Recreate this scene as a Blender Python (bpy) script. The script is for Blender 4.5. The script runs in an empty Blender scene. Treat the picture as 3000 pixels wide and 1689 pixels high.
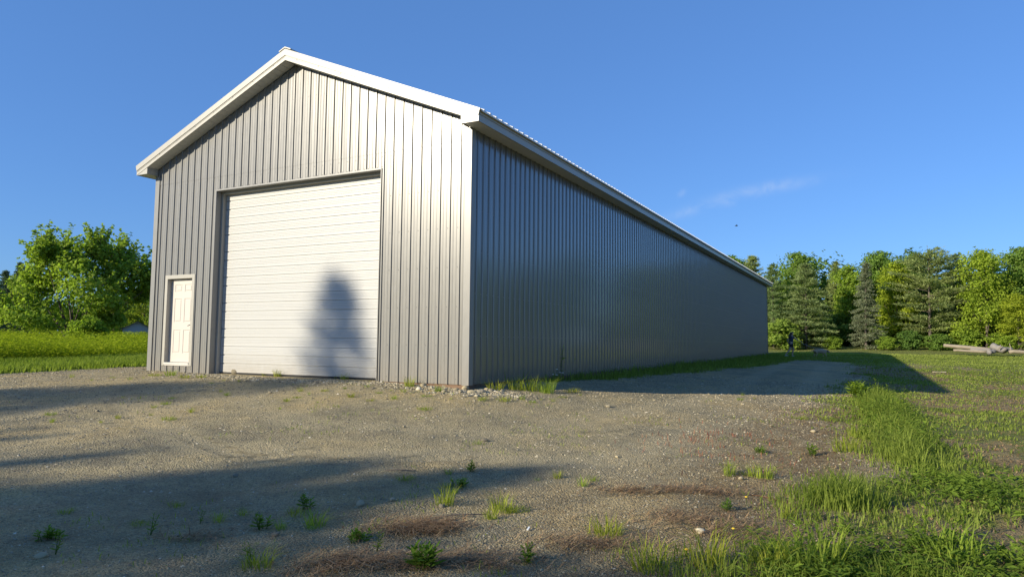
import bpy, math, random
import numpy as np
from mathutils import Vector, Matrix
R = math.radians
scene = bpy.context.scene
COL = scene.collection
rng = np.random.default_rng(7)
random.seed(7)

# ---------------------------------------------------------------- camera numbers (metres, barn's front right corner at the origin)
CAM = np.array([6.6933, -11.1059, 0.7952])
YAW, PITCH, ROLL = 0.481099, 0.0767304, 0.0095387
FPX, CX, CY = 2040.14, 1500.0, 844.5
FW = np.array([-math.sin(YAW)*math.cos(PITCH), math.cos(YAW)*math.cos(PITCH), math.sin(PITCH)])
RT0 = np.array([math.cos(YAW), math.sin(YAW), 0.0])
UP0 = np.cross(RT0, FW)
RT = RT0*math.cos(ROLL) + UP0*math.sin(ROLL)
UP = -RT0*math.sin(ROLL) + UP0*math.cos(ROLL)
SUN_AZ, SUN_EL = R(31.0), R(19.3)
SUN = np.array([-math.sin(SUN_AZ)*math.cos(SUN_EL), -math.cos(SUN_AZ)*math.cos(SUN_EL), math.sin(SUN_EL)])

# ---------------------------------------------------------------- ground height
CTRL = np.array([(-9.1,0,0.02),(-7,0,0.0),(-4.5,0,-.02),(-2.1,0,-.015),(0,0,-.09),(0,5,-.09),(0,15,-.07),(0,30,-.03),(0,40,0.0),(-9.1,20,0.02),(-9.1,40,.05),(-4.5,20,0.0),
(-9,-3,-.12),(-5,-3,-.17),(-2,-3,-.26),(1,-3,-.37),(-9,-8,-.35),(-4,-8,-.5),(1,-8,-.62),(6.7,-11,-.72),(3,-11,-.73),(10,-11,-.72),(6,-5,-.62),(4,-2,-.5),(3,3,-.33),(5,8,-.48),(8.5,12.5,-.6),(8.5,25,-.42),(8.3,40,-.18),(8.4,54,.04),(0,54,.1),(-5,54,.12),(4,40,-.05),(4,25,-.2),(12,-3,-.65),(14,12,-.6),(15,30,-.35),(20,54,.07),(20,65,.60),(5,65,.62),(-10,65,.6),(40,60,.25),(40,20,-.25),(30,-20,-.7),
(-15,0,-.05),(-20,5,0.02),(-30,10,.12),(-45,16,.25),(-60,25,.35),(-30,-15,-.3),(-40,40,.3),(-15,-30,-.9),(10,-30,-1.0),(-25,-30,-.7),(0,75,.75),(30,75,.75),(70,70,.5),(1.2,44,.08),(3,44,.06)], float)
def _fit(P):
    n = len(P); d2 = (P[:,None,0]-P[None,:,0])**2 + (P[:,None,1]-P[None,:,1])**2
    A = np.zeros((n+3, n+3)); A[:n,:n] = np.sqrt(d2+4.0); A[:n,n] = 1; A[:n,n+1:] = P[:,:2]; A[n:,:n] = A[:n,n:].T
    return np.linalg.solve(A, np.concatenate([P[:,2], np.zeros(3)]))
_W = _fit(CTRL)
def gz(x, y):
    x = np.asarray(x, float); y = np.asarray(y, float)
    sh = np.broadcast(x, y).shape; X = np.broadcast_to(x, sh).ravel(); Y = np.broadcast_to(y, sh).ravel(); out = np.empty(X.size)
    for i in range(0, X.size, 20000):
        a = X[i:i+20000]; b = Y[i:i+20000]
        d = np.sqrt((a[:,None]-CTRL[:,0])**2 + (b[:,None]-CTRL[:,1])**2 + 4.0)
        z = d @ _W[:-3] + _W[-3] + _W[-2]*a + _W[-1]*b
        r = np.hypot(a, b-20); k = np.clip((r-60)/60, 0, 1); k = k*k*(3-2*k)
        out[i:i+20000] = z*(1-k) + .45*k
    return out.reshape(sh)
def gzf(x, y): return float(gz(np.array([x]), np.array([y]))[0])
def ray(u, v): return FW + RT*(u-CX)/FPX - UP*(v-CY)/FPX
_ts = np.concatenate([np.arange(2.5, 60, .05), np.arange(60, 300, .5)])
def at(u, v):
    d = ray(u, v); P = CAM + _ts[:,None]*d
    h = P[:,2] - gz(P[:,0], P[:,1]); i = int(np.argmax(h < 0))
    t = _ts[i-1] + (_ts[i]-_ts[i-1])*h[i-1]/(h[i-1]-h[i])
    return CAM + t*d

def vnoise(x, y, s, seed=0):
    x = np.asarray(x)*s; y = np.asarray(y)*s
    xi = np.floor(x).astype(np.int64); yi = np.floor(y).astype(np.int64); fx = x-xi; fy = y-yi
    fx = fx*fx*(3-2*fx); fy = fy*fy*(3-2*fy)
    def h(a, b):
        n = (a*374761393 + b*668265263 + seed*974711) & 0x7fffffff
        n = ((n ^ (n >> 13))*1274126177) & 0x7fffffff
        return ((n ^ (n >> 16)) & 0xffff)/65535.0
    return (h(xi,yi)*(1-fx)+h(xi+1,yi)*fx)*(1-fy) + (h(xi,yi+1)*(1-fx)+h(xi+1,yi+1)*fx)*fy
def fbm(x, y, s, seed=0):
    return (vnoise(x,y,s,seed)*.5 + vnoise(x,y,s*2.1,seed+1)*.3 + vnoise(x,y,s*4.3,seed+2)*.2)
def sstep(a, b, x):
    k = np.clip((x-a)/(b-a), 0, 1); return k*k*(3-2*k)

# ---------------------------------------------------------------- where things grow
XB_Y = np.array([-30,-12,-7,-4,0,3.6,8.8,16.5,26,32,36]); XB_X = np.array([4.6,4.8,5.1,5.3,5.2,5.3,5.5,5.95,6.3,5.0,2.6])
XW_Y = np.array([0,1.5,4.8,9.5,18,28,34]); XW_X = np.array([-.2,-.1,.35,.75,1.7,2.5,2.6])
XL_Y = np.array([-30,-8,-6.6,-5.6,-4.6,0,3.6,8.8,16.5,26,32,36]); XL_X = np.array([5.2,5.5,5.75,6.15,6.3,6.2,5.8,5.7,6.0,6.3,5.0,2.6])
def xbound(y): return np.interp(y, XB_Y, XB_X)
def xlawn(y): return np.interp(y, XL_Y, XL_X)
def lawn(x, y):
    """0 = bare gravel, 1 = grass"""
    n = fbm(x, y, .55, 3) - .5
    n2 = fbm(x, y, 2.2, 13) - .5
    right = sstep(-.6, .9, x - xlawn(y) + n*2.2 + n2*1.2)
    wall = np.where((y > .8) & (x > -.3), sstep(.35, -.45, x - np.interp(y, XW_Y, XW_X) + n*1.2), 0)
    far = np.maximum(sstep(31, 36, y + n*5)*(x > -.3), sstep(40.4, 41.2, y+n))
    left = sstep(-.3, .6, (-11.3 - np.maximum(0, -2.2-y)*.75 - x) + n*1.4)
    behind = ((x < -9.35) & (x > -13) & (y > 1.5))*sstep(0, 1.5, -9.6-x + n)
    return np.clip(np.maximum.reduce([right, wall, far, left, behind]), 0, 1)
def dry(x, y):
    """brown bare or withered patches inside the grass and along its edge"""
    n = fbm(x, y, .35, 21); n2 = fbm(x, y, 1.5, 31)
    edge = np.exp(-((x - (xbound(y)+xlawn(y))/2)/.95)**2)*sstep(9, 2, y)
    lawnp = sstep(.40, .58, n*.6 + n2*.4)*(x > 5.8)*sstep(46, 30, y)*.9
    near = sstep(4.5, 2.5, np.hypot(x-CAM[0]+2.4, (y-CAM[1]-3.3)))*.8*(x < 6)
    return np.clip(np.maximum.reduce([edge*(.45+n2*.9), lawnp, near*n2*.9]), 0, 1)

# ---------------------------------------------------------------- tagging helpers
def tag(o, label=None, cat=None, group=None, kind=None):
    if label: o['label'] = label
    if cat: o['category'] = cat
    if group: o['group'] = group
    if kind: o['kind'] = kind
    return o
def empty(name, loc=(0,0,0), rz=0.0, label=None, cat=None, group=None):
    o = bpy.data.objects.new(name, None); COL.objects.link(o)
    o.location = loc; o.rotation_euler = (0, 0, rz); o.empty_display_size = .1
    return tag(o, label, cat, group)
def link(name, me, parent=None, loc=None):
    o = bpy.data.objects.new(name, me); COL.objects.link(o)
    if parent is not None: o.parent = parent
    if loc is not None: o.location = loc
    return o
def np_mesh(name, V, F, mat, smooth=False, tint=None, vtint=None):
    """V (n,3); F (m,3) or (m,4) or list of such arrays"""
    V = np.asarray(V, np.float32)
    Fs = [np.asarray(f, np.int32) for f in (F if isinstance(F, list) else [F]) if len(f)]
    me = bpy.data.meshes.new(name)
    me.vertices.add(len(V)); me.vertices.foreach_set('co', V.ravel())
    loops = np.concatenate([f.ravel() for f in Fs]); tot = np.concatenate([np.full(len(f), f.shape[1], np.int32) for f in Fs])
    start = np.concatenate([[0], np.cumsum(tot)[:-1]]).astype(np.int32)
    me.loops.add(len(loops)); me.loops.foreach_set('vertex_index', loops)
    me.polygons.add(len(tot)); me.polygons.foreach_set('loop_start', start); me.polygons.foreach_set('loop_total', tot)
    me.polygons.foreach_set('use_smooth', np.full(len(tot), smooth, dtype=bool))
    if tint is not None:
        a = me.attributes.new('tint', 'FLOAT', 'FACE'); a.data.foreach_set('value', np.asarray(tint, np.float32))
    if vtint is not None:
        for k, arr in vtint.items():
            a = me.attributes.new(k, 'FLOAT', 'POINT'); a.data.foreach_set('value', np.asarray(arr, np.float32))
    me.update(calc_edges=True); me.validate()
    if mat: me.materials.append(mat)
    return me

class MB:
    def __init__(s): s.v = []; s.f = []; s.sm = []
    def add(s, vs, fs, smooth=False):
        o = len(s.v); s.v += [tuple(map(float, v)) for v in vs]
        for f in fs: s.f.append([i+o for i in f]); s.sm.append(smooth)
        return s
    def box(s, x0, x1, y0, y1, z0, z1):
        return s.add([(x0,y0,z0),(x1,y0,z0),(x1,y1,z0),(x0,y1,z0),(x0,y0,z1),(x1,y0,z1),(x1,y1,z1),(x0,y1,z1)],
                     [(0,3,2,1),(4,5,6,7),(0,1,5,4),(1,2,6,5),(2,3,7,6),(3,0,4,7)])
    def prism(s, poly, a, b):
        """poly: list of 3D points at one end given as function pt->(x,y,z) pairs; a, b: the two end offset vectors"""
        n = len(poly); P = [tuple(np.add(p, a)) for p in poly] + [tuple(np.add(p, b)) for p in poly]
        fs = [tuple(range(n-1, -1, -1)), tuple(range(n, 2*n))] + [(i, (i+1) % n, n+(i+1) % n, n+i) for i in range(n)]
        return s.add(P, fs)
    def tube(s, pts, rad, n=8, smooth=True, caps=True):
        pts = [np.array(p, float) for p in pts]; rad = rad if hasattr(rad, '__len__') else [rad]*len(pts)
        vs = []; prev = None
        for i, p in enumerate(pts):
            t = pts[min(i+1, len(pts)-1)] - pts[max(i-1, 0)]; t /= (np.linalg.norm(t)+1e-9)
            u = np.cross(t, [0,0,1]) if prev is None else prev - t*(prev @ t)
            if np.linalg.norm(u) < 1e-4: u = np.cross(t, [1,0,0])
            u /= np.linalg.norm(u); prev = u; w = np.cross(t, u)
            for k in range(n):
                a = 2*math.pi*k/n; vs.append(p + rad[i]*(u*math.cos(a) + w*math.sin(a)))
        fs = [(i*n+k, i*n+(k+1) % n, (i+1)*n+(k+1) % n, (i+1)*n+k) for i in range(len(pts)-1) for k in range(n)]
        if caps: fs += [tuple(range(n-1, -1, -1)), tuple((len(pts)-1)*n+k for k in range(n))]
        return s.add(vs, fs, smooth)
    def ball(s, c, r, nu=12, nv=8, smooth=True):
        r = r if hasattr(r, '__len__') else (r, r, r); vs = [(c[0], c[1], c[2]-r[2])]
        for j in range(1, nv):
            t = math.pi*j/nv - math.pi/2
            for i in range(nu):
                a = 2*math.pi*i/nu; vs.append((c[0]+r[0]*math.cos(t)*math.cos(a), c[1]+r[1]*math.cos(t)*math.sin(a), c[2]+r[2]*math.sin(t)))
        vs.append((c[0], c[1], c[2]+r[2])); L = len(vs)-1
        fs = [(0, 1+(i+1) % nu, 1+i) for i in range(nu)] + [(1+(j-1)*nu+i, 1+(j-1)*nu+(i+1) % nu, 1+j*nu+(i+1) % nu, 1+j*nu+i) for j in range(1, nv-1) for i in range(nu)]
        fs += [(L, 1+(nv-2)*nu+i, 1+(nv-2)*nu+(i+1) % nu) for i in range(nu)]
        return s.add(vs, fs, smooth)
    def mesh(s, name, mat):
        me = bpy.data.meshes.new(name); me.from_pydata(s.v, [], s.f)
        me.polygons.foreach_set('use_smooth', s.sm); me.update()
        if mat: me.materials.append(mat)
        return me
    def build2(s, name, mat, other, mat2, parent=None):
        k = len(s.f); s.add(other.v, other.f); me = s.mesh(name, mat); me.materials.append(mat2)
        me.polygons.foreach_set('material_index', [0]*k+[1]*len(other.f)); me.update(); return link(name, me, parent)
    def build(s, name, mat, parent=None, loc=None): return link(name, s.mesh(name, mat), parent, loc)

# ---------------------------------------------------------------- materials
def newmat(name):
    m = bpy.data.materials.new(name); m.use_nodes = True; nt = m.node_tree; nt.nodes.clear()
    out = nt.nodes.new('ShaderNodeOutputMaterial')
    return m, nt, out
def N(nt, t, **kw):
    n = nt.nodes.new(t)
    for k, v in kw.items():
        if k in ('loc',): continue
        if hasattr(n, k): setattr(n, k, v)
        else: n.inputs[k].default_value = v
    return n
def math_(nt, op, a, b=None, clamp=False):
    n = nt.nodes.new('ShaderNodeMath'); n.operation = op; n.use_clamp = clamp
    for i, v in enumerate((a, b)):
        if v is None: continue
        if isinstance(v, (int, float)): n.inputs[i].default_value = v
        else: nt.links.new(v, n.inputs[i])
    return n.outputs[0]
def mixc(nt, fac, a, b, mode='MIX'):
    n = nt.nodes.new('ShaderNodeMix'); n.data_type = 'RGBA'; n.blend_type = mode
    for sock, v in ((n.inputs[0], fac), (n.inputs[6], a), (n.inputs[7], b)):
        if isinstance(v, (int, float)): sock.default_value = v
        elif isinstance(v, tuple): sock.default_value = (*v, 1) if len(v) == 3 else v
        else: nt.links.new(v, sock)
    return n.outputs[2]
def ramp(nt, fac, stops):
    n = nt.nodes.new('ShaderNodeValToRGB'); el = n.color_ramp.elements
    while len(el) < len(stops): el.new(.5)
    for e, (p, c) in zip(el, stops): e.position = p; e.color = (*c, 1) if len(c) == 3 else c
    nt.links.new(fac, n.inputs[0]); return n.outputs[0]
def obj_coord(nt):
    return nt.nodes.new('ShaderNodeTexCoord').outputs['Object']
def noise(nt, co, scale, detail=4, rough=.55, dist=0):
    n = nt.nodes.new('ShaderNodeTexNoise'); n.inputs['Scale'].default_value = scale; n.inputs['Detail'].default_value = detail
    n.inputs['Roughness'].default_value = rough; n.inputs['Distortion'].default_value = dist
    nt.links.new(co, n.inputs['Vector']); return n.outputs['Fac']
def bump(nt, h, strength, dist):
    n = nt.nodes.new('ShaderNodeBump'); n.inputs['Strength'].default_value = strength; n.inputs['Distance'].default_value = dist
    nt.links.new(h, n.inputs['Height']); return n.outputs[0]

def painted(name, col, rough=.4, var=.06, dirt=0.0, bumpy=0.0, spec=.5, stretch=(1,1,1), wave=0.0):
    m, nt, out = newmat(name); co = obj_coord(nt)
    mp = nt.nodes.new('ShaderNodeMapping'); mp.inputs['Scale'].default_value = stretch; nt.links.new(co, mp.inputs[0]); v = mp.outputs[0]
    b = N(nt, 'ShaderNodeBsdfPrincipled'); b.inputs['Roughness'].default_value = rough; b.inputs['Specular IOR Level'].default_value = spec
    n1 = noise(nt, v, 1.7, 5); n2 = noise(nt, v, 14, 4)
    f = math_(nt, 'ADD', math_(nt, 'MULTIPLY', n1, .6), math_(nt, 'MULTIPLY', n2, .4))
    lo = tuple(c*(1-var) for c in col); hi = tuple(min(1, c*(1+var)) for c in col)
    c = ramp(nt, f, [(.3, lo), (.7, hi)])
    if dirt:
        sep = nt.nodes.new('ShaderNodeSeparateXYZ'); nt.links.new(co, sep.inputs[0])
        low = nt.nodes.new('ShaderNodeMapRange'); low.inputs[1].default_value = .55; low.inputs[2].default_value = -.05; low.inputs[3].default_value = 0; low.inputs[4].default_value = 1
        nt.links.new(sep.outputs[2], low.inputs[0])
        spl = noise(nt, co, 7, 6, .65)
        k = math_(nt, 'MULTIPLY', math_(nt, 'MULTIPLY', low.outputs[0], spl), dirt*1.6, True)
        c = mixc(nt, k, c, (.26,.21,.15))
    nt.links.new(c, b.inputs['Base Color'])
    rr = nt.nodes.new('ShaderNodeMapRange'); rr.inputs[3].default_value = rough*.85; rr.inputs[4].default_value = min(1, rough*1.2)
    nt.links.new(n2, rr.inputs[0]); nt.links.new(rr.outputs[0], b.inputs['Roughness'])
    if bumpy or wave:
        h = n2
        if wave:
            mw_ = nt.nodes.new('ShaderNodeMapping'); mw_.inputs['Scale'].default_value = (8, 8, .38); nt.links.new(co, mw_.inputs[0])
            h = math_(nt, 'MULTIPLY', noise(nt, mw_.outputs[0], 1.0, 1.5, .5, .3), wave)
        nt.links.new(bump(nt, h, 1.0 if wave else bumpy, .01), b.inputs['Normal'])
    nt.links.new(b.outputs[0], out.inputs[0]); return m

M = {}
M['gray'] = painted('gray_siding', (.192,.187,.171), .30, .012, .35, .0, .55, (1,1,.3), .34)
M['grayshade'] = painted('gray_siding_shaded', (.122,.120,.113), .19, .012, .3, .0, .8, (1,1,.3), 0)  # same siding as the front, base colour darkened for the wall in shade
_b = [n for n in M['grayshade'].node_tree.nodes if n.type == 'BSDF_PRINCIPLED'][0]; _b.inputs['Coat Weight'].default_value = .45; _b.inputs['Coat IOR'].default_value = 1.75; _b.inputs['Coat Roughness'].default_value = .12
M['graytrim'] = painted('gray_trim', (.215,.211,.196), .34, .05, .3, .1, .5, (1,1,.3), .12)
M['white_trim'] = painted('white_trim', (.375,.356,.305), .36, .04, 0, .1, .5, (1,1,1), .12)
M['roof'] = painted('roof_sheet', (.66,.66,.64), .38, .05, 0, .05)
M['soffit'] = painted('soffit_panel', (.52,.52,.50), .5, .05, 0)
M['roll'] = painted('overhead_door_paint', (.45,.45,.432), .42, .015, .5, .04, .45, (.3,1,1))
M['door'] = painted('entry_door_paint', (.53,.495,.445), .4, .01, .12, .03)
M['rubber'] = painted('black_rubber', (.02,.02,.02), .8, .2)
M['bronze'] = painted('dark_bronze', (.06,.05,.045), .3, .2)
M['steel'] = painted('screw_steel', (.16,.16,.16), .4, .1)
M['hole'] = painted('dark_groove', (.03,.032,.035), .7, .1)
M['alu'] = painted('threshold_metal', (.55,.53,.49), .35, .1)

def wood(name, a, b, scale=3.0, rough=.8):
    m, nt, out = newmat(name); co = obj_coord(nt)
    mp = nt.nodes.new('ShaderNodeMapping'); mp.inputs['Scale'].default_value = (.35, 6, 6); nt.links.new(co, mp.inputs[0])
    f = noise(nt, mp.outputs[0], scale, 7, .65, .4); g = noise(nt, co, 1.3, 3)
    c = mixc(nt, math_(nt, 'MULTIPLY', g, .5), ramp(nt, f, [(.3, a), (.72, b)]), tuple(x*.55 for x in a))
    bs = N(nt, 'ShaderNodeBsdfPrincipled'); bs.inputs['Roughness'].default_value = rough
    nt.links.new(c, bs.inputs['Base Color']); nt.links.new(bump(nt, f, .5, .01), bs.inputs['Normal']); nt.links.new(bs.outputs[0], out.inputs[0]); return m
M['skirt'] = wood('treated_skirt_board', (.10,.06,.035), (.24,.145,.085))
M['log'] = wood('weathered_log', (.22,.18,.125), (.42,.36,.265))
M['greylog'] = wood('grey_log', (.17,.155,.14), (.35,.32,.28))
M['bark'] = wood('bark', (.07,.055,.042), (.2,.165,.13), 5)
M['paleplank'] = wood('pale_offcut', (.45,.38,.26), (.66,.58,.42))

def leafmat(name, c0, c1, trans=.32, gloss=.0):
    m, nt, out = newmat(name)
    at_ = N(nt, 'ShaderNodeAttribute', attribute_name='tint'); oi = nt.nodes.new('ShaderNodeObjectInfo')
    c = ramp(nt, at_.outputs['Fac'], [(0, c0), (1, c1)]); c = mixc(nt, 1.0, c, oi.outputs['Color'], 'MULTIPLY')
    d = N(nt, 'ShaderNodeBsdfDiffuse'); t = N(nt, 'ShaderNodeBsdfTranslucent'); g = N(nt, 'ShaderNodeBsdfGlossy'); g.inputs['Roughness'].default_value = .45
    tc = mixc(nt, 1.0, c, (1.15, 1.25, .55), 'MULTIPLY')
    nt.links.new(c, d.inputs[0]); nt.links.new(tc, t.inputs[0])
    m1 = N(nt, 'ShaderNodeMixShader'); m1.inputs[0].default_value = trans; nt.links.new(d.outputs[0], m1.inputs[1]); nt.links.new(t.outputs[0], m1.inputs[2])
    m2 = N(nt, 'ShaderNodeMixShader'); m2.inputs[0].default_value = gloss; nt.links.new(m1.outputs[0], m2.inputs[1]); nt.links.new(g.outputs[0], m2.inputs[2])
    nt.links.new(m2.outputs[0], out.inputs[0]); return m
M['maple'] = leafmat('maple_leaf', (.15,.215,.055), (.30,.39,.09), .5)
M['pine'] = leafmat('pine_needle', (.16,.205,.095), (.32,.37,.16), .35)
M['spruce'] = leafmat('spruce_needle', (.13,.155,.10), (.25,.28,.17), .25)
M['grass'] = leafmat('grass_blade', (.125,.175,.03), (.35,.405,.095), .42)
M['weed'] = leafmat('weed_leaf', (.08,.135,.025), (.25,.33,.055), .4)
M['straw'] = leafmat('dry_straw', (.15,.085,.05), (.40,.29,.17), .1)
M['sorrel'] = leafmat('red_stem', (.16,.05,.035), (.34,.15,.09), .2)
M['petal'] = painted('white_petal', (.75,.75,.7), .6)

def stone_mat(name):
    m, nt, out = newmat(name); at_ = N(nt, 'ShaderNodeAttribute', attribute_name='tint'); co = obj_coord(nt); oi = nt.nodes.new('ShaderNodeObjectInfo')
    k = math_(nt, 'FRACT', math_(nt, 'ADD', at_.outputs['Fac'], oi.outputs['Random']))
    c = ramp(nt, k, [(0, (.16,.14,.10)), (.35, (.36,.30,.185)), (.6, (.48,.40,.235)), (.8, (.27,.24,.175)), (.93, (.55,.48,.32)), (1, (.72,.66,.52))])
    n = noise(nt, co, 30, 5)
    c = mixc(nt, math_(nt, 'MULTIPLY', n, .35), c, (.1,.09,.08))
    b = N(nt, 'ShaderNodeBsdfPrincipled'); b.inputs['Roughness'].default_value = .85
    nt.links.new(c, b.inputs['Base Color']); nt.links.new(bump(nt, n, .3, .01), b.inputs['Normal']); nt.links.new(b.outputs[0], out.inputs[0]); return m
M['stone'] = stone_mat('field_stone')

def ground_mat():
    m, nt, out = newmat('ground_soil'); co = obj_coord(nt)
    g = N(nt, 'ShaderNodeAttribute', attribute_name='lawn').outputs['Fac']; d = N(nt, 'ShaderNodeAttribute', attribute_name='dry').outputs['Fac']
    tr = N(nt, 'ShaderNodeAttribute', attribute_name='track').outputs['Fac']; tv = N(nt, 'ShaderNodeAttribute', attribute_name='tread').outputs['Fac']
    v1 = N(nt, 'ShaderNodeTexVoronoi'); v1.inputs['Scale'].default_value = 55; nt.links.new(co, v1.inputs['Vector'])
    v2 = N(nt, 'ShaderNodeTexVoronoi'); v2.inputs['Scale'].default_value = 130; nt.links.new(co, v2.inputs['Vector'])
    s1 = nt.nodes.new('ShaderNodeSeparateColor'); nt.links.new(v1.outputs['Color'], s1.inputs[0])
    s2 = nt.nodes.new('ShaderNodeSeparateColor'); nt.links.new(v2.outputs['Color'], s2.inputs[0])
    big = noise(nt, co, .45, 5, .6); mid = noise(nt, co, 3.2, 5, .6); fine = noise(nt, co, 38, 5, .65)
    peb1 = ramp(nt, s1.outputs[0], [(0, (.17,.145,.095)), (.45, (.56,.47,.27)), (.85, (.70,.59,.35)), (1, (.78,.70,.50))])
    peb2 = ramp(nt, s2.outputs[0], [(0, (.17,.15,.10)), (.55, (.60,.505,.29)), (1, (.76,.66,.41))])
    grav = mixc(nt, .5, peb1, peb2)
    grav = mixc(nt, math_(nt, 'MULTIPLY', fine, .55), grav, (.38,.315,.18))
    tone = ramp(nt, big, [(.36, (.74,.76,.80)), (.48, (.98,.97,.96)), (.62, (1.16,1.08,.94))])
    grav = mixc(nt, 1.0, grav, tone, 'MULTIPLY')
    tone2 = ramp(nt, mid, [(.34, (.82,.82,.84)), (.6, (1.08,1.07,1.03))]); grav = mixc(nt, 1.0, grav, tone2, 'MULTIPLY')
    ln_ = N(nt, 'ShaderNodeAttribute', attribute_name='lane').outputs['Fac']
    grav = mixc(nt, math_(nt, 'MULTIPLY', ln_, .38), grav, (.64,.545,.335))
    brown = ramp(nt, fine, [(.3, (.15,.095,.045)), (.5, (.29,.205,.10)), (.72, (.43,.33,.175))])
    brown = mixc(nt, ramp(nt, mid, [(.45, (0,0,0)), (.66, (.7,.7,.7))]), brown, (.36,.29,.16))
    green = ramp(nt, fine, [(.28, (.10,.13,.02)), (.5, (.18,.22,.04)), (.72, (.27,.29,.07))])
    green = mixc(nt, ramp(nt, mid, [(.4, (0,0,0)), (.7, (.6,.6,.6))]), green, (.31,.26,.10))
    dd = math_(nt, 'MULTIPLY', d, math_(nt, 'ADD', fine, .55), True)
    c = mixc(nt, math_(nt, 'MULTIPLY', dd, .85), grav, brown)
    gg = math_(nt, 'MULTIPLY', g, math_(nt, 'SUBTRACT', 1.0, math_(nt, 'MULTIPLY', dd, .75)), True)
    gk = nt.nodes.new('ShaderNodeMapRange'); gk.inputs[1].default_value = .25; gk.inputs[2].default_value = .6
    nt.links.new(math_(nt, 'ADD', gg, math_(nt, 'MULTIPLY', math_(nt, 'SUBTRACT', fine, .5), .5)), gk.inputs[0])
    c = mixc(nt, gk.outputs[0], c, green)
    b = N(nt, 'ShaderNodeBsdfPrincipled'); b.inputs['Roughness'].default_value = .92; b.inputs['Specular IOR Level'].default_value = .2
    nt.links.new(c, b.inputs['Base Color'])
    h = math_(nt, 'ADD', math_(nt, 'MULTIPLY', v1.outputs['Distance'], -.9), math_(nt, 'MULTIPLY', v2.outputs['Distance'], -.35))
    h = math_(nt, 'ADD', h, math_(nt, 'MULTIPLY', fine, .8)); h = math_(nt, 'ADD', h, math_(nt, 'MULTIPLY', mid, .5))
    w = math_(nt, 'SINE', math_(nt, 'MULTIPLY', tv, 42.0))
    h = math_(nt, 'ADD', h, math_(nt, 'MULTIPLY', math_(nt, 'MULTIPLY', w, tr), .22))
    nt.links.new(bump(nt, h, 1.0, .042), b.inputs['Normal']); nt.links.new(b.outputs[0], out.inputs[0]); return m
M['ground'] = ground_mat()

# ---------------------------------------------------------------- ground sheet
def axis(lo, hi, step, far):
    a = list(np.arange(lo, hi+1e-6, step)); s = step
    x = hi
    while x < far: s *= 1.18; x += s; a.append(x)
    x = lo; s = step; pre = []
    while x > -far: s *= 1.18; x -= s; pre.append(x)
    return np.array(pre[::-1] + a)
xs = axis(-15, 13, .085, 1500); ys = axis(-10.5, 17, .085, 1500)
GX, GY = np.meshgrid(xs, ys); GZ = gz(GX, GY)
near = sstep(40, 15, np.hypot(GX-CAM[0], GY-CAM[1]))
lw, dr = lawn(GX, GY), dry(GX, GY)
rel = (fbm(GX, GY, .9, 5)-.5)*.05 + (fbm(GX, GY, 4.5, 8)-.5)*.022*(1+lw+dr)
# two pairs of wheel tracks curving across the gravel
def track_d(px, world=False):
    pts = np.array(px if world else [at(u, v)[:2] for u, v in px]); best = np.full(GX.shape, 9.0); tv = np.zeros(GX.shape); acc = 0.0
    for a, b in zip(pts[:-1], pts[1:]):
        L = np.linalg.norm(b-a); t = ((GX-a[0])*(b[0]-a[0]) + (GY-a[1])*(b[1]-a[1]))/L**2; tc = np.clip(t, 0, 1)
        d = np.hypot(GX-a[0]-tc*(b[0]-a[0]), GY-a[1]-tc*(b[1]-a[1])); k = d < best
        best = np.where(k, d, best); tv = np.where(k, acc + tc*L, tv); acc += L
    return best, tv
trk = np.zeros(GX.shape); tread = np.zeros(GX.shape)
for px in ([(230,1215),(500,1260),(700,1330),(1000,1350),(1350,1340)], [(330,1240),(560,1250),(800,1265)], [(300,1350),(700,1345),(950,1310)], [(900,1235),(1300,1275),(1800,1270),(2150,1225)]):
    d, tv = track_d(px); k = sstep(.17, .10, d); trk = np.maximum(trk, k); tread = np.where(k > 0, tv, tread)
    rel = rel - k*.007 + .006*np.exp(-((d-.2)/.06)**2)
lane = np.zeros(GX.shape)
for off in (-.85, .85):
    for ln in ([(-4.5,-.2),(-4.4,-3),(-3.2,-6.5),(-.5,-10),(3,-14)], [(-4.7,-.6),(-3.6,-3.2),(-.5,-4.6),(3.2,-3.2),(4.2,3),(4.0,12),(3.6,26)]):
        a_ = np.array(ln, float); t_ = np.gradient(a_, axis=0); t_ /= np.linalg.norm(t_, axis=1, keepdims=True); d_, _ = track_d(a_ + np.stack([-t_[:,1], t_[:,0]], 1)*off, True)
        lane = np.maximum(lane, sstep(.42, .16, d_ + (fbm(GX, GY, 1.7, 171)-.5)*.3)*(.55+.45*fbm(GX, GY, .6, 175)))
        rel = rel - sstep(.42, .16, d_)*.008
under = (GX > -9.3) & (GX < .1) & (GY > -.05) & (GY < 41)
GZ = GZ + np.where(under, 0, rel*near)
nx, ny = len(xs), len(ys)
ii = (np.arange(ny-1)[:,None]*nx + np.arange(nx-1)[None,:]).ravel()
gme = np_mesh('ground', np.stack([GX, GY, GZ], -1).reshape(-1, 3), np.stack([ii, ii+1, ii+nx+1, ii+nx], -1), M['ground'], True,
              vtint={'lawn': lw.ravel(), 'dry': dr.ravel(), 'track': trk.ravel(), 'lane': lane.ravel(), 'tread': tread.ravel()})
ground = link('ground', gme); tag(ground, 'tan gravel yard that gives way to lawn round the barn', 'ground', kind='structure')
def gsurf(x, y):
    """height of the ground sheet including its small relief (bilinear)"""
    x = np.asarray(x, float); y = np.asarray(y, float)
    i = np.clip(np.searchsorted(xs, x)-1, 0, nx-2); j = np.clip(np.searchsorted(ys, y)-1, 0, ny-2)
    fx = (x-xs[i])/(xs[i+1]-xs[i]); fy = (y-ys[j])/(ys[j+1]-ys[j])
    return (GZ[j,i]*(1-fx)+GZ[j,i+1]*fx)*(1-fy) + (GZ[j+1,i]*(1-fx)+GZ[j+1,i+1]*fx)*fy
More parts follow.
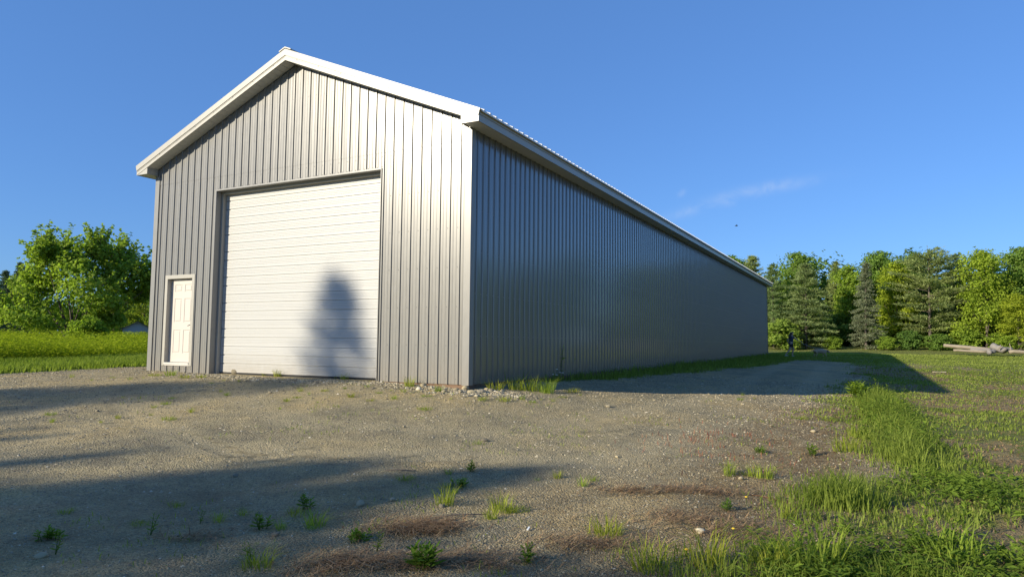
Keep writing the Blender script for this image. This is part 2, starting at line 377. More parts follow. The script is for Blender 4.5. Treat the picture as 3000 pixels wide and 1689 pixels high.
def gs1(x, y): return float(gsurf(np.array([x]), np.array([y]))[0])
SKYROT = 211.0; EXPO = 0.50
# ---------------------------------------------------------------- the barn
BW, BL, OH = 9.144, 40.33, .305
ZB, APEX, SLOPE = 4.834, 6.88, .4153
OX0, OX1, OZ = -6.95, -2.107, 4.258
DX0, DX1, DZ0, DZ1 = -8.611, -7.552, .163, 2.328
PITCH_RIB = .2286
barn = empty('pole_barn', (0,0,0), 0, 'long grey ribbed metal barn with white trim and a gravel yard in front', 'barn')
def zsoff(x): return APEX - SLOPE*abs(x + BW/2)

PROFILE = [(-.023,0),(-.014,.0225),(.014,.0225),(.023,0),(.064,0),(.070,.0032),(.082,.0032),(.088,0),(.140,0),(.146,.0032),(.158,.0032),(.164,0)]
def rib_samples(a, b, off):
    s = []
    k0 = int(math.floor((a-off)/PITCH_RIB))-1
    for k in range(k0, int((b-off)/PITCH_RIB)+2):
        for dx, h in PROFILE: s.append((off+k*PITCH_RIB+dx, h))
    s = [q for q in s if a < q[0] < b]
    def hat(x):
        r = (x-off) % PITCH_RIB; r = r-PITCH_RIB if r > PITCH_RIB-.023 else r
        px = [p[0] for p in PROFILE]+[PITCH_RIB-.023]; ph = [p[1] for p in PROFILE]+[0]
        return float(np.interp(r, px, ph))
    return hat, s
def rib_wall(mb, a, b, off, place, zt, holes=(), zb=0.0, waviness=0.0):
    """ribbed sheet from s=a to s=b; place(s, d, z) -> xyz; holes = (s0, s1, z0, z1)"""
    hat, S = rib_samples(a, b, off)
    cuts = [a, b] + [h for q in holes for h in q[:2]]
    if abs(zt(a)-zt((a+b)/2)) > .01: cuts.append((a+b)/2)
    S = sorted(S + [(c, hat(c)) for c in cuts])
    S2 = [S[0]]
    for q in S[1:]:
        if q[0]-S2[-1][0] > 1e-5: S2.append(q)
    for (s0, d0), (s1, d1) in zip(S2[:-1], S2[1:]):
        m = (s0+s1)/2; segs = [(zb, None)]
        for h in holes:
            if h[0] < m < h[1]:
                segs = [(zb, h[2]), (h[3], None)] if h[2] > zb+.01 else [(h[3], None)]
        for z0, z1 in segs:
            t0 = zt(s0) if z1 is None else z1; t1 = zt(s1) if z1 is None else z1
            n = 1 if z1 is not None else 6
            for k in range(n):
                f0, f1 = k/n, (k+1)/n
                mb.add([place(s0, d0, z0+(t0-z0)*f0), place(s1, d1, z0+(t1-z0)*f0), place(s1, d1, z0+(t1-z0)*f1), place(s0, d0, z0+(t0-z0)*f1)], [(0,1,2,3)])
def screws(mb, a, b, off, place, rows, ztop, holes=()):
    k = int(math.ceil((a-off)/PITCH_RIB))
    while off+k*PITCH_RIB < b:
        s = off+k*PITCH_RIB-.048
        for z in rows:
            if s < a+.1 or z > ztop(s)-.06 or any(h[0]-.02 < s < h[1]+.02 and h[2]-.05 < z < h[3]+.05 for h in holes): continue
            vs = []
            for dd in (0, .007):
                for i in range(6): vs.append(place(s+.0085*math.cos(i*math.pi/3), dd, z+.0085*math.sin(i*math.pi/3)))
            mb.add(vs, [(i, (i+1) % 6, 6+(i+1) % 6, 6+i) for i in range(6)] + [(6,7,8,9,10,11)])
        k += 1
front = lambda s, d, z: (s, -d, z)
right = lambda s, d, z: (d, s, z)
back = lambda s, d, z: (s, BL+d, z)
left = lambda s, d, z: (-BW-d, s, z)
zflat = lambda s: ZB
mb = MB(); holes = [(OX0, OX1, 0, OZ), (DX0+.02, DX1-.02, DZ0, DZ1-.02)]
rib_wall(mb, -BW+.004, -.004, 0, front, lambda s: min(4.62, zsoff(s)-.002), holes)
rib_wall(mb, -BW+.004, -.004, 0, lambda s, d, z: (s, -d-.0035, z), lambda s: zsoff(s)-.002, (), 4.60)
fwm = mb; mb = MB(); screws(mb, -BW+.1, -.1, 0, front, [.10, .72, 1.45, 2.2, 2.95, 3.7, 4.3, 4.52, 5.3, 6.1], zsoff, holes)
# extra fixings round the openings
for k in range(-40, 0):
    for dx in (-.05, .05):
        s = k*PITCH_RIB+dx
        for lo, hi, z in ((OX0, OX1, OZ+.055), (DX0, DX1, DZ1+.045), (DX0, DX1, DZ0-.075)):
            if lo < s < hi: mb.box(s-.007, s+.007, -.008, 0, z-.007, z+.007)
fwm.build2('front_wall', M['gray'], mb, M['steel'], barn)
mb = MB(); rib_wall(mb, .004, BL-.004, .02, right, zflat)
swm = mb; mb = MB(); screws(mb, .1, BL-.1, .02, right, [.10, .9, 1.7, 2.5, 3.3, 4.1], zflat); swm.build2('side_wall', M['grayshade'], mb, M['steel'], barn)
mb = MB(); rib_wall(mb, -BW+.004, -.004, 0, back, lambda s: zsoff(s)-.002); mb.build('rear_wall', M['gray'], barn)
mb = MB(); rib_wall(mb, .004, BL-.004, .02, left, zflat); mb.build('side_wall', M['gray'], barn)
# corner trims: thin L flashings standing proud of the ribs
for cx, sx, top in ((0, -1, ZB), (-BW, 1, ZB)):
    for cy, sy in ((0, 1), (BL, -1)):
        m = MB(); o = .0245
        x_out = cx - sx*o; y_out = cy - sy*o
        wdt = .125
        m.add([(x_out, y_out, -.012), (cx+sx*wdt, y_out, -.012), (cx+sx*wdt, y_out, top), (x_out, y_out, top)], [(0,1,2,3)] if sx*sy < 0 else [(3,2,1,0)])
        m.add([(x_out, y_out, -.012), (x_out, cy+sy*wdt, -.012), (x_out, cy+sy*wdt, top), (x_out, y_out, top)], [(3,2,1,0)] if sx*sy < 0 else [(0,1,2,3)])
        m.add([(cx+sx*wdt, y_out, -.012), (cx+sx*wdt, cy-sy*.004, -.012), (cx+sx*wdt, cy-sy*.004, top), (cx+sx*wdt, y_out, top)], [(0,1,2,3)])
        m.build('corner_trim', M['graytrim'], barn)
# skirt board that shows below the sheets
for bx in ((-BW+.03, OX0-.05, .012, .05), (OX1+.05, -.03, .012, .05)):
    MB().box(bx[0], bx[1], bx[2], bx[3], -.34, .16).build('skirt_board', M['skirt'], barn)
MB().box(-.05, -.012, .052, BL-.06, -.34, .16).build('skirt_board', M['skirt'], barn)
MB().box(-BW+.012, -BW+.05, .06, BL-.06, -.34, .16).build('skirt_board', M['skirt'], barn)
MB().box(-BW+.05, -.05, BL-.05, BL-.012, -.34, .16).build('skirt_board', M['skirt'], barn)

# roof: two ribbed slopes, ridge cap, rake and eave trims, soffits
XE = .372; ZR_TOP, ROOFS = 7.112, .4165
def zroof(x): return ZR_TOP - ROOFS*abs(x+BW/2)
mb = MB(); y0, y1 = -OH-.012, BL+OH+.012
hat, S = rib_samples(y0, y1, .02); S = [(y0, 0)] + S + [(y1, 0)]
for sgn in (-1, 1):
    xe = -BW/2 + sgn*(BW/2+XE+.03)
    for (s0, d0), (s1, d1) in zip(S[:-1], S[1:]):
        q = [(xe, s0, zroof(xe)+d0*1.2), (xe, s1, zroof(xe)+d1*1.2), (-BW/2, s1, ZR_TOP+d1*1.2), (-BW/2, s0, ZR_TOP+d0*1.2)]
        mb.add(q, [(0,1,2,3)] if sgn > 0 else [(3,2,1,0)])
        q2 = [(a, b, c-.03-(d0 if i in (0,3) else d1)*1.2) for i, (a, b, c) in enumerate(q)]
        mb.add(q2, [(3,2,1,0)] if sgn > 0 else [(0,1,2,3)])
        mb.add([q[0], q[1], q2[1], q2[0]], [(3,2,1,0)] if sgn > 0 else [(0,1,2,3)])
roof = mb.build('roof', M['roof'], barn)
mb = MB()
for sgn in (-1, 1):
    a = [(-BW/2, ZR_TOP+.056), (-BW/2+sgn*.17, ZR_TOP+.056-.17*ROOFS), (-BW/2+sgn*.17, ZR_TOP+.03-.17*ROOFS), (-BW/2, ZR_TOP+.03)]
    if sgn < 0: a = a[::-1]
    mb.prism([(x, 0, z) for x, z in a], (0, -OH-.045, 0), (0, BL+OH+.04, 0))
mb.build('ridge_cap', M['white_trim'], roof)
def rake(yf, sgn_y):
    for sgn in (-1, 1):
        xe = -BW/2+sgn*(BW/2+XE); xl = -BW/2+sgn*(BW/2+XE-.03)
        m = MB()
        def slab(x_end, t0, t1, ya, yb, cut=0.0):
            p = [(-BW/2, 0, ZR_TOP+t0), (x_end, 0, zroof(x_end)+t0), (x_end-sgn*cut, 0, zroof(x_end-sgn*cut)+t1), (-BW/2, 0, ZR_TOP+t1)]
            if (sgn > 0): p = p[::-1]
            if sgn_y < 0: p = p[::-1]
            m.prism(p, (0, yf+sgn_y*ya, 0), (0, yf+sgn_y*yb, 0))
        slab(xe, .012, -.128, .034, .004, .035)             # upper face
        slab(xl, -.128, -.143, .012, .004, .0)              # groove
        slab(xl, -.143, -.158, .026, .004)                  # bead
        slab(xl, -.158, -.236, .020, .004)                  # lower face
        mm = MB(); L = 4.6
        for t in np.arange(.35, L, .62):
            x = -BW/2+sgn*t; z = zroof(x)-.15
            mm.box(x-.007, x+.007, min(yf+sgn_y*.026, yf+sgn_y*.033), max(yf+sgn_y*.026, yf+sgn_y*.033), z-.007, z+.007)
        m.build2('rake_trim', M['white_trim'], mm, M['steel'], barn)
rake(-OH, -1); rake(BL+OH, 1)
# eave fascias
for sgn in (-1, 1):
    xo = -BW/2+sgn*(BW/2+XE-.032); zt = zroof(-BW/2+sgn*(BW/2+XE))
    m = MB(); a, b = sorted((xo, xo-sgn*.025)); m.box(a, b, -OH+.004, BL+OH-.004, ZB+.012, zt-.09)
    a, b = sorted((xo+sgn*.012, xo-sgn*.025)); m.box(a, b, -OH+.004, BL+OH-.004, zt-.088, zt-.035)
    a, b = sorted((xo+sgn*.020, xo-sgn*.025)); m.box(a, b, -OH+.004, BL+OH-.004, zt-.033, zt-.012)
    a, b = sorted((xo+sgn*.006, xo-sgn*.03)); m.box(a, b, -OH+.004, BL+OH-.004, ZB-.004, ZB+.011)
    m.build('eave_fascia', M['white_trim'], barn)
    a, b = sorted((xo-sgn*.03, -BW/2+sgn*(BW/2+.001)))
    m = MB(); yy = -OH+.03
    while yy < BL+OH-.03:
        y2 = min(yy+.298, BL+OH-.03); m.box(a, b, yy, y2, ZB+.004, ZB+.02); m.box(a, b, y2, y2+.002, ZB+.012, ZB+.02); yy += .3
    m.build('soffit', M['soffit'], barn)
    # boxed returns at the gable ends
    for ye, sy in ((-OH, -1), (BL+OH, 1)):
        xin = -BW/2+sgn*(BW/2-.046); m = MB()
        p = [(xin, 0, ZB), (xo-sgn*.0, 0, ZB), (xo, 0, zroof(xo)-.16), (xin, 0, zroof(xin)-.16)]
        if sgn*sy > 0: p = p[::-1]
        m.prism(p, (0, ye+sy*.012, 0), (0, ye-sy*.01, 0))
        a, b = sorted((xin, xin+sgn*.012)); c, d = sorted((ye-sy*.01, ye-sy*(OH-.022)))
        q = [(a, 0, ZB), (b, 0, ZB), (b, 0, zroof(b)-.2), (a, 0, zroof(a)-.2)]
        m.prism(q if sy > 0 else q[::-1], (0, d, 0), (0, c, 0)) if sy < 0 else m.prism(q, (0, d, 0), (0, c, 0))
        m.build('eave_return', M['white_trim'], barn)
# gable soffits made of narrow panels
for ya, yb in ((-OH+.006, -.021), (BL+.021, BL+OH-.006)):
    for sgn in (-1, 1):
        m = MB(); t = .02
        while t < BW/2-.02:
            t2 = min(t+.142, BW/2-.02); x0, x1 = -BW/2+sgn*t, -BW/2+sgn*t2
            p = [(x0, 0, zsoff(x0)), (x1, 0, zsoff(x1)), (x1, 0, zsoff(x1)+.02), (x0, 0, zsoff(x0)+.02)]
            if sgn < 0: p = p[::-1]
            m.prism(p, (0, ya, 0), (0, yb, 0)); t += .15
        m.build('soffit', M['soffit'], barn)
        m = MB(); x0, x1 = -BW/2, -BW/2+sgn*(BW/2-.02)
        p = [(x0, 0, zsoff(x0)+.008), (x1, 0, zsoff(x1)+.008), (x1, 0, zsoff(x1)+.03), (x0, 0, zsoff(x0)+.03)]
        m.prism(p if sgn > 0 else p[::-1], (0, ya+.002, 0), (0, yb-.002, 0)); m.build('soffit_backing', M['hole'], barn)

# overhead door opening: grey flashing, white stops, sectional door
m = MB()
m.box(OX0-.004, OX0, -.006, .14, 0, OZ); m.box(OX0-.035, OX0-.001, -.0275, -.0240, 0, OZ+.034)
m.box(OX1, OX1+.004, -.006, .14, 0, OZ); m.box(OX1-.004, OX1+.012, -.0315, -.0240, 0, OZ+.012); m.box(OX1-.004, OX1, -.0240, .0, 0, OZ)
m.box(OX0, OX1, -.004, .14, OZ, OZ+.004); m.box(OX0-.001, OX1+.001, -.0285, -.0240, OZ, OZ+.036); m.box(OX0, OX1, -.0240, -.004, OZ, OZ+.003)
m.build('opening_trim', M['graytrim'], barn)
m = MB()
m.box(OX0+.001, OX0+.05, .141, .235, 0, OZ-.002); m.box(OX1-.05, OX1-.001, .141, .235, 0, OZ-.002); m.box(OX0+.052, OX1-.052, .141, .235, OZ-.055, OZ-.002)
m.build('door_stop', M['white_trim'], barn)
odoor = empty('overhead_door', (0,0,0)); odoor.parent = barn
NSEC = 7; ZD0, ZD1 = .035, 4.25; hs = (ZD1-ZD0)/NSEC; YD = .24
for k in range(NSEC):
    z0 = ZD0+k*hs; prof = [(.012, 0.0), (.0, .006)]
    third = hs/3
    for j in range(3):
        b = j*third
        if j: prof += [(0, b-.014), (.019, b-.006), (.019, b+.010), (0, b+.017)]
        for q in (.36, .54, .72): prof += [(0, b+third*q-.005), (.0045, b+third*q), (0, b+third*q+.005)]
    prof += [(0, hs-.007), (.012, hs-.001)]
    m = MB(); xa, xb = OX0+.012, OX1-.012
    for (d0, a), (d1, b) in zip(prof[:-1], prof[1:]):
        m.add([(xa, YD+d0, z0+a), (xb, YD+d0, z0+a), (xb, YD+d1, z0+b), (xa, YD+d1, z0+b)], [(0,1,2,3)])
    m.box(xa, xb, YD+.03, YD+.05, z0+.001, z0+hs-.001)
    for xq in (xa, xb):
        m.add([(xq, YD+.012, z0), (xq, YD+.03, z0), (xq, YD+.03, z0+hs), (xq, YD+.012, z0+hs)], [(0,1,2,3)])
    m.build('door_section', M['roll'], odoor)
MB().box(OX0+.012, OX1-.012, YD+.004, YD+.04, -.06, ZD0-.001).build('bottom_seal', M['rubber'], odoor)
m = MB(); m.box(OX0-.3, OX1+.3, .30, .34, -.4, OZ+.4); m.build('interior_backing', M['hole'], barn)

# entry door: casing, jambs, six-panel leaf, sill, lever and deadbolt
m = MB(); tw = .088
m.box(DX0, DX0+tw, -.034, -.004, DZ0, DZ1-tw-.001); m.box(DX1-tw, DX1, -.034, -.004, DZ0, DZ1-tw-.001); m.box(DX0, DX1, -.034, -.004, DZ1-tw, DZ1)
m.build('door_casing', M['white_trim'], barn)
jx0, jx1, jz1 = DX0+.05, DX1-.05, DZ1-.05
m = MB(); m.box(DX0+.021, jx0+.036, -.002, .15, DZ0+.075, jz1-.037); m.box(jx1-.036, DX1-.021, -.002, .15, DZ0+.075, jz1-.037); m.box(DX0+.021, DX1-.021, -.002, .15, jz1-.036, DZ1-.021)
m.build('door_jamb', M['white_trim'], barn)
m = MB(); m.box(DX0+tw+.002, DX1-tw-.002, -.045, .15, DZ0+.03, DZ0+.072); m.box(DX0+tw+.002, DX1-tw-.002, -.03, .0, DZ0, DZ0+.028)
m.build('door_sill', M['alu'], barn)
lx0, lx1, lz0, lz1, YL = jx0+.040, jx1-.040, DZ0+.08, jz1-.042, .085
edoor = empty('entry_door', (0,0,0)); edoor.parent = barn
lw_ = lx1-lx0; lh = lz1-lz0; m = MB()
cx_ = [0, .155, .445, .555, .845, 1]; cz_ = [0, .105, .385, .475, .765, .845, .935, 1]
px_ = [lx0+lw_*c for c in cx_]; pz_ = [lz0+lh*c for c in cz_]
for i in range(5):
    for j in range(7):
        x0, x1, z0, z1 = px_[i], px_[i+1], pz_[j], pz_[j+1]
        if i in (1, 3) and j in (1, 3, 5):
            rings = [(0, 0), (.012, .010), (.026, .010), (.042, .001)]
            for (a, da), (b, db) in zip(rings[:-1], rings[1:]):
                A = [(x0+a, YL+da, z0+a), (x1-a, YL+da, z0+a), (x1-a, YL+da, z1-a), (x0+a, YL+da, z1-a)]
                B = [(x0+b, YL+db, z0+b), (x1-b, YL+db, z0+b), (x1-b, YL+db, z1-b), (x0+b, YL+db, z1-b)]
                m.add(A+B, [(k, (k+1) % 4, 4+(k+1) % 4, 4+k) for k in range(4)])
            b, db = rings[-1]; m.add([(x0+b, YL+db, z0+b), (x1-b, YL+db, z0+b), (x1-b, YL+db, z1-b), (x0+b, YL+db, z1-b)], [(0,1,2,3)])
        else: m.add([(x0, YL, z0), (x1, YL, z0), (x1, YL, z1), (x0, YL, z1)], [(0,1,2,3)])
m.box(lx0, lx1, YL+.012, YL+.045, lz0, lz1)
for xa, xb in ((lx0, lx0), (lx1, lx1)): m.add([(xa, YL, lz0), (xa, YL+.012, lz0), (xa, YL+.012, lz1), (xa, YL, lz1)], [(0,1,2,3)])
m.build('door_leaf', M['door'], edoor)
hx, hz = lx1-.062, 1.12; m = MB()
m.tube([(hx, YL-.002, hz), (hx, YL-.012, hz)], .031, 16); m.tube([(hx, YL-.012, hz), (hx, YL-.055, hz)], .011, 10)
m.tube([(hx, YL-.052, hz+.004), (hx-.03, YL-.056, hz+.010), (hx-.07, YL-.054, hz-.002), (hx-.112, YL-.05, hz-.016)], [.011, .0105, .009, .0075], 10)
m.tube([(hx, YL-.052, hz+.02), (hx+.004, YL-.05, hz-.03)], .012, 8)
m.build('door_handle', M['bronze'], edoor)
m = MB(); m.tube([(hx, YL-.002, hz-.125), (hx, YL-.018, hz-.125)], [.029, .026], 16); m.box(hx-.004, hx+.004, YL-.024, YL-.018, hz-.14, hz-.112)
m.tube([(hx, YL-.002, hz-.195), (hx, YL-.016, hz-.195)], [.022, .018], 14)
m.build('deadbolt', M['bronze'], edoor)
MB().box(DX0-.1, DX1+.1, .16, .2, -.1, DZ1+.2).build('interior_backing', M['hole'], barn)
# ---------------------------------------------------------------- leaf and blade builders (numpy)
def unitrows(a): return a/(np.linalg.norm(a, axis=1, keepdims=True)+1e-9)
def leaf_cards(P, nrm, L, Wd, rg, along=None):
    """one bent diamond leaf per point: returns verts (4n,3), faces (n,4)"""
    n = len(P)
    t = rg.normal(size=(n, 3)) if along is None else along + rg.normal(size=(n, 3))*.35
    t = unitrows(t - nrm*np.sum(t*nrm, 1, keepdims=True)); b = np.cross(nrm, t)
    L = np.broadcast_to(L, (n,))[:,None]; Wd = np.broadcast_to(Wd, (n,))[:,None]
    droop = nrm*L*.12
    V = np.stack([P - t*L*.5 - droop, P + b*Wd*.5, P + t*L*.5 - droop, P - b*Wd*.5], 1).reshape(-1, 3)
    return V, np.arange(4*n).reshape(-1, 4)
def blades(P, h, w, lean, rg, az=None, rise=1.0):
    """bent grass blades: verts (5n,3), quads (n,4), tris (n,3)"""
    n = len(P); h = np.broadcast_to(h, (n,)); w = np.broadcast_to(w, (n,)); lean = np.broadcast_to(lean, (n,))
    a = rg.uniform(0, 2*np.pi, n); f = np.stack([np.cos(a), np.sin(a), 0*a], 1)
    d = a + rg.normal(0, .9, n) if az is None else az + rg.normal(0, .7, n); s = np.stack([np.cos(d+np.pi/2), np.sin(d+np.pi/2), 0*d], 1)
    s = np.stack([-f[:,1], f[:,0], 0*a], 1) if az is None else s
    f = f if az is None else np.stack([np.cos(d), np.sin(d), 0*d], 1)
    up = np.array([0, 0, 1.0])
    m = P + f*(h*lean*.3)[:,None] + up*(h*.58*rise)[:,None]; tp = P + f*(h*lean)[:,None] + up*(h*rise*np.sqrt(np.clip(1-lean**2*.5, .1, 1)))[:,None]
    w = w[:,None]
    V = np.stack([P-s*w*.5, P+s*w*.5, m+s*w*.42, m-s*w*.42, tp], 1).reshape(-1, 3)
    i = np.arange(n)*5
    return V, np.stack([i, i+1, i+2, i+3], 1), np.stack([i+3, i+2, i+4], 1)
def blade_mesh(name, P, h, w, lean, tint, mat, rg, az=None, rise=1.0):
    V, q, t = blades(P, h, w, lean, rg, az, rise); n = len(P)
    return np_mesh(name, V, [q, t], mat, False, tint=np.concatenate([tint, tint]))
def tubes_np(segs, n=5):
    """segs: list of (pts, radii) -> joined MB"""
    m = MB()
    for p, r in segs: m.tube(p, r, n, True, False)
    return m

# ---------------------------------------------------------------- tree kinds (each: trunk mesh + crown mesh, base at the origin)
def maple_meshes(seed, H, Wd, base=.12, blobs=None, leaf=.24, npl=46, shoots=0, mat='maple', ncl=17, dens=1.0, stems=1):
    rg = np.random.default_rng(seed)
    if blobs is None:
        blobs = []
        for k in range(15):
            f = (k+.5)/15; z = H*(base + (1-base)*(.08+.84*f)); prof = math.sin(math.pi*min(1, .18+.80*(z/H)**.9))**.6
            a = k*2.4+rg.uniform(-.4, .4); rr = Wd*.5*prof*rg.uniform(.45, .85)
            blobs.append((rr*math.cos(a)*.72, rr*math.sin(a)*.72, z, Wd*.21*rg.uniform(.8, 1.2), H*.10*rg.uniform(.85, 1.3)))
        blobs.append((0, 0, H*.9, Wd*.13, H*.09))
    segs = []; P = []; Nn = []; T = []
    top = np.array([rg.uniform(-.2, .2), rg.uniform(-.2, .2), H*.8])
    spine = [np.array([0, 0, -.15]), np.array([rg.uniform(-.1, .1), rg.uniform(-.1, .1), H*.2]), top*[.6, .6, .62], top]
    r0 = .016*H
    if stems == 1: segs.append((spine, [r0, r0*.75, r0*.45, r0*.12]))
    for bi, (bx, by, bz, br, bh) in enumerate(blobs):
        c = np.array([bx, by, bz])
        if stems == 1:
            f = max(.12, min(.75, bz/H-.22)); a = np.array([np.interp(f*H, [s[2] for s in spine], [s[i] for s in spine]) for i in range(2)] + [f*H])
        else: a = np.array([rg.uniform(-.25, .25), rg.uniform(-.25, .25), -.1])
        mid = (a+c)/2 + np.array([0, 0, -.05*H])*(1 if stems == 1 else -.3)
        segs.append(([a, mid, c], [r0*(.42 if stems == 1 else .55), r0*.28, r0*.08]))
        u = unitrows(rg.normal(size=(ncl, 3)) + [0, 0, .25]); s = rg.uniform(.35, .98, (ncl, 1))**.6
        cc = c + u*s*[br, br, bh]
        for q, uu in zip(cc, u):
            if rg.random() < .35: segs.append(([c, (c+q)/2+[0, 0, .04*bh], q], [r0*.09, r0*.06, r0*.03]))
            m = int(npl*rg.uniform(.5, 1.3)*dens); sp = br*.34
            pts = q + np.clip(rg.normal(size=(m, 3)), -1.4, 1.4)*[sp, sp, sp*.6]
            P.append(pts); out = unitrows(pts-c); Nn.append(unitrows(out*.55 + rg.normal(size=(m, 3))*.55 + [0, 0, .55])); T.append(np.clip(rg.uniform(.1, .9) + rg.normal(0, .13, m), 0, 1))
    for k in range(shoots):
        bx, by, bz, br, bh = blobs[rg.integers(len(blobs))]
        u = unitrows(rg.normal(size=(1, 3)) + [0, 0, .7])[0]
        if u[2] < .05: continue
        p0 = np.array([bx, by, bz]) + u*[br, br, bh]*.8; d = unitrows((u*[1, 1, .5]+[0, 0, .55])[None])[0]; Ln = rg.uniform(.4, 1.25)
        p1 = p0 + d*Ln + [0, 0, .1]; segs.append(([p0, (p0+p1)/2, p1], [.014, .01, .005]))
        m = int(26*Ln); t = rg.uniform(.1, 1, (m, 1)); pts = p0 + (p1-p0)*t + rg.normal(size=(m, 3))*.075
        P.append(pts); Nn.append(unitrows(rg.normal(size=(m, 3))*.5 + [0, 0, .8])); T.append(np.clip(.55+rg.normal(0, .2, m), 0, 1))
    P = np.concatenate(P); Nn = np.concatenate(Nn); T = np.concatenate(T)
    sz = leaf*rg.uniform(.65, 1.25, len(P)); V, F = leaf_cards(P, Nn, sz, sz*.8, rg)
    return tubes_np(segs).mesh('trunk', M['bark']), np_mesh('crown', V, F, M[mat], False, tint=T)
def conifer_meshes(seed, H, Rad, first=.1, step=.46, per=5, up=.18, droop=.1, power=.75, clump=13, nl=.36, nw=.065, mat='pine', gap=.0, rtop=.12):
    rg = np.random.default_rng(seed); segs = []; P = []; Nn = []; A = []; T = []
    bend = rg.uniform(-.25, .25, 2)
    def sx(z): return np.array([bend[0]*(z/H)**2, bend[1]*(z/H)**2, z])
    segs.append(([sx(-.2), sx(H*.3), sx(H*.65), sx(H*.99)], [.016*H, .012*H, .007*H, .015]))
    z = H*first; k = 0
    while z < H*.985:
        f = 1-(z/H); prof = min(1.0, (f/(1-first))**power + rtop*f*(1-f)*2)
        lowcut = sstep(first-.02, first+.14, np.array(z/H))*.35+.65
        for b in range(per):
            if rg.random() < gap: continue
            a = b*2*math.pi/per + k*1.1 + rg.uniform(-.5, .5); L = Rad*prof*float(lowcut)*rg.uniform(.7, 1.15) + min(.12, .012*H*max(0, 1-z/H)*10/1.2)
            zz = z + rg.uniform(-.5, .5)*step; d = np.array([math.cos(a), math.sin(a), 0]); sd = np.array([-d[1], d[0], 0])
            base = sx(min(zz, H*.985)); u_ = up + .5*(1-f)**3
            curve = lambda t: base + d*(L*t) + np.array([0, 0, 1])*(L*(u_*t - droop*t*t))
            segs.append(([curve(0), curve(.5), curve(.97)], [max(.012, .03*L/2.5), max(.008, .02*L/2.5), .004]))
            nc = max(2, int(L/.30)); tint = rg.uniform(.15, .85)
            for j in range(nc):
                t = .22 + .80*(j+rg.uniform(.2, .8))/nc
                wl = .34*L*(1-abs(t-.55)*1.1)*.8
                for side in (-1, 0, 1):
                    if side and rg.random() < .25: continue
                    c = curve(t) + sd*side*wl*rg.uniform(.35, 1) + d*(-abs(side)*.0 + rg.uniform(-.1, .1))
                    m = max(4, int(clump*rg.uniform(.6, 1.2)))
                    pts = c + rg.normal(size=(m, 3))*[.13, .13, .05]
                    dirs = unitrows(d*.7 + sd*side*.6 + rg.normal(size=(m, 3))*.55 + [0, 0, .35])
                    P.append(pts + dirs*nl*.3); A.append(dirs); T.append(np.clip(tint + rg.normal(0, .15, m), 0, 1))
                    n0 = rg.normal(size=(m, 3))*.6 + [0, 0, .8]; Nn.append(unitrows(n0 - dirs*np.sum(n0*dirs, 1, keepdims=True)))
        z += step*(.55+.6*f)*rg.uniform(.85, 1.15); k += 1
    m = 30; pts = sx(H*.97) + rg.normal(size=(m, 3))*[.06, .06, .22]; dirs = unitrows(rg.normal(size=(m, 3))*.5+[0, 0, .8]); n0 = rg.normal(size=(m, 3))
    P.append(pts); A.append(dirs); Nn.append(unitrows(n0-dirs*np.sum(n0*dirs, 1, keepdims=True))); T.append(np.full(m, .5))
    P = np.concatenate(P); A = np.concatenate(A); Nn = np.concatenate(Nn); T = np.concatenate(T)
    sz = nl*rg.uniform(.7, 1.2, len(P))
    b = np.cross(Nn, A); w_ = nw*rg.uniform(.7, 1.3, (len(P), 1)); sz = sz[:,None]
    V = np.stack([P-A*sz*.5, P+b*w_*.5, P+A*sz*.5, P-b*w_*.5], 1).reshape(-1, 3)
    return tubes_np(segs).mesh('trunk', M['bark']), np_mesh('crown', V, np.arange(len(V)).reshape(-1, 4), M[mat], False, tint=T)

KIND = {
 'maple_a': maple_meshes(11, 10.0, 6.4), 'maple_b': maple_meshes(12, 10.0, 5.4, .08), 'maple_c': maple_meshes(13, 10.0, 7.2, .05),
 'pine_a': conifer_meshes(21, 10.0, 3.3, .05, .50, 5, .20, .12, .72), 'pine_b': conifer_meshes(22, 10.0, 3.0, .16, .56, 5, .3, .1, .5, rtop=.5, gap=.12),
 'pine_c': conifer_meshes(23, 10.0, 2.5, .06, .5, 5, .25, .1, .8),
 'spruce_a': conifer_meshes(31, 10.0, 2.2, .05, .40, 6, .02, .2, .95, clump=11, nl=.27, nw=.06, mat='spruce', rtop=0),
 'spruce_b': conifer_meshes(32, 10.0, 2.6, .04, .42, 6, .05, .2, .95, clump=12, nl=.32, nw=.08, mat='spruce', rtop=0),
 'tall_spruce': conifer_meshes(34, 19.0, 7.4, .08, .45, 6, .05, .2, 1.12, clump=8, nl=.24, nw=.07, mat='spruce', rtop=0),
 'maple_thin': maple_meshes(14, 10.0, 6.6, .1, dens=.38),
 'bush': maple_meshes(41, 2.6, 3.2, .02, leaf=.20, npl=34, ncl=9),
}
def tree(kind, name, x, y, H, width, rz, col, label, cat='tree', group=None, z=None, lean=0.0):
    zz = gzf(x, y) if z is None else z
    t = empty(name, (x, y, zz), rz, label, cat, group)
    h0 = {'bush': 2.6, 'tall_spruce': 19.0}.get(kind, 10.0); s = H/h0
    t.scale = (s*width, s*width, s); t.rotation_euler = (lean, 0, rz)
    tm, cm = KIND[kind]
    link('trunk', tm, t); c = link('crown', cm, t); c.color = (*col, 1)
    return t
def tree_px(kind, name, u, D, vtop, width, rz, col, label, group=None, vbase=None):
    """stand a tree at distance D (m) along the view through column u, tall enough to reach row vtop"""
    d = ray(u, 1000); d = d/np.hypot(d[0], d[1]); x, y = CAM[0]+d[0]*D, CAM[1]+d[1]*D; z = gzf(x, y)
    r = ray(u, vtop); H = CAM[2] + r[2]*D/np.hypot(r[0], r[1]) - z
    return tree(kind, name, x, y, H, width, rz, col, label, 'tree', group, z)
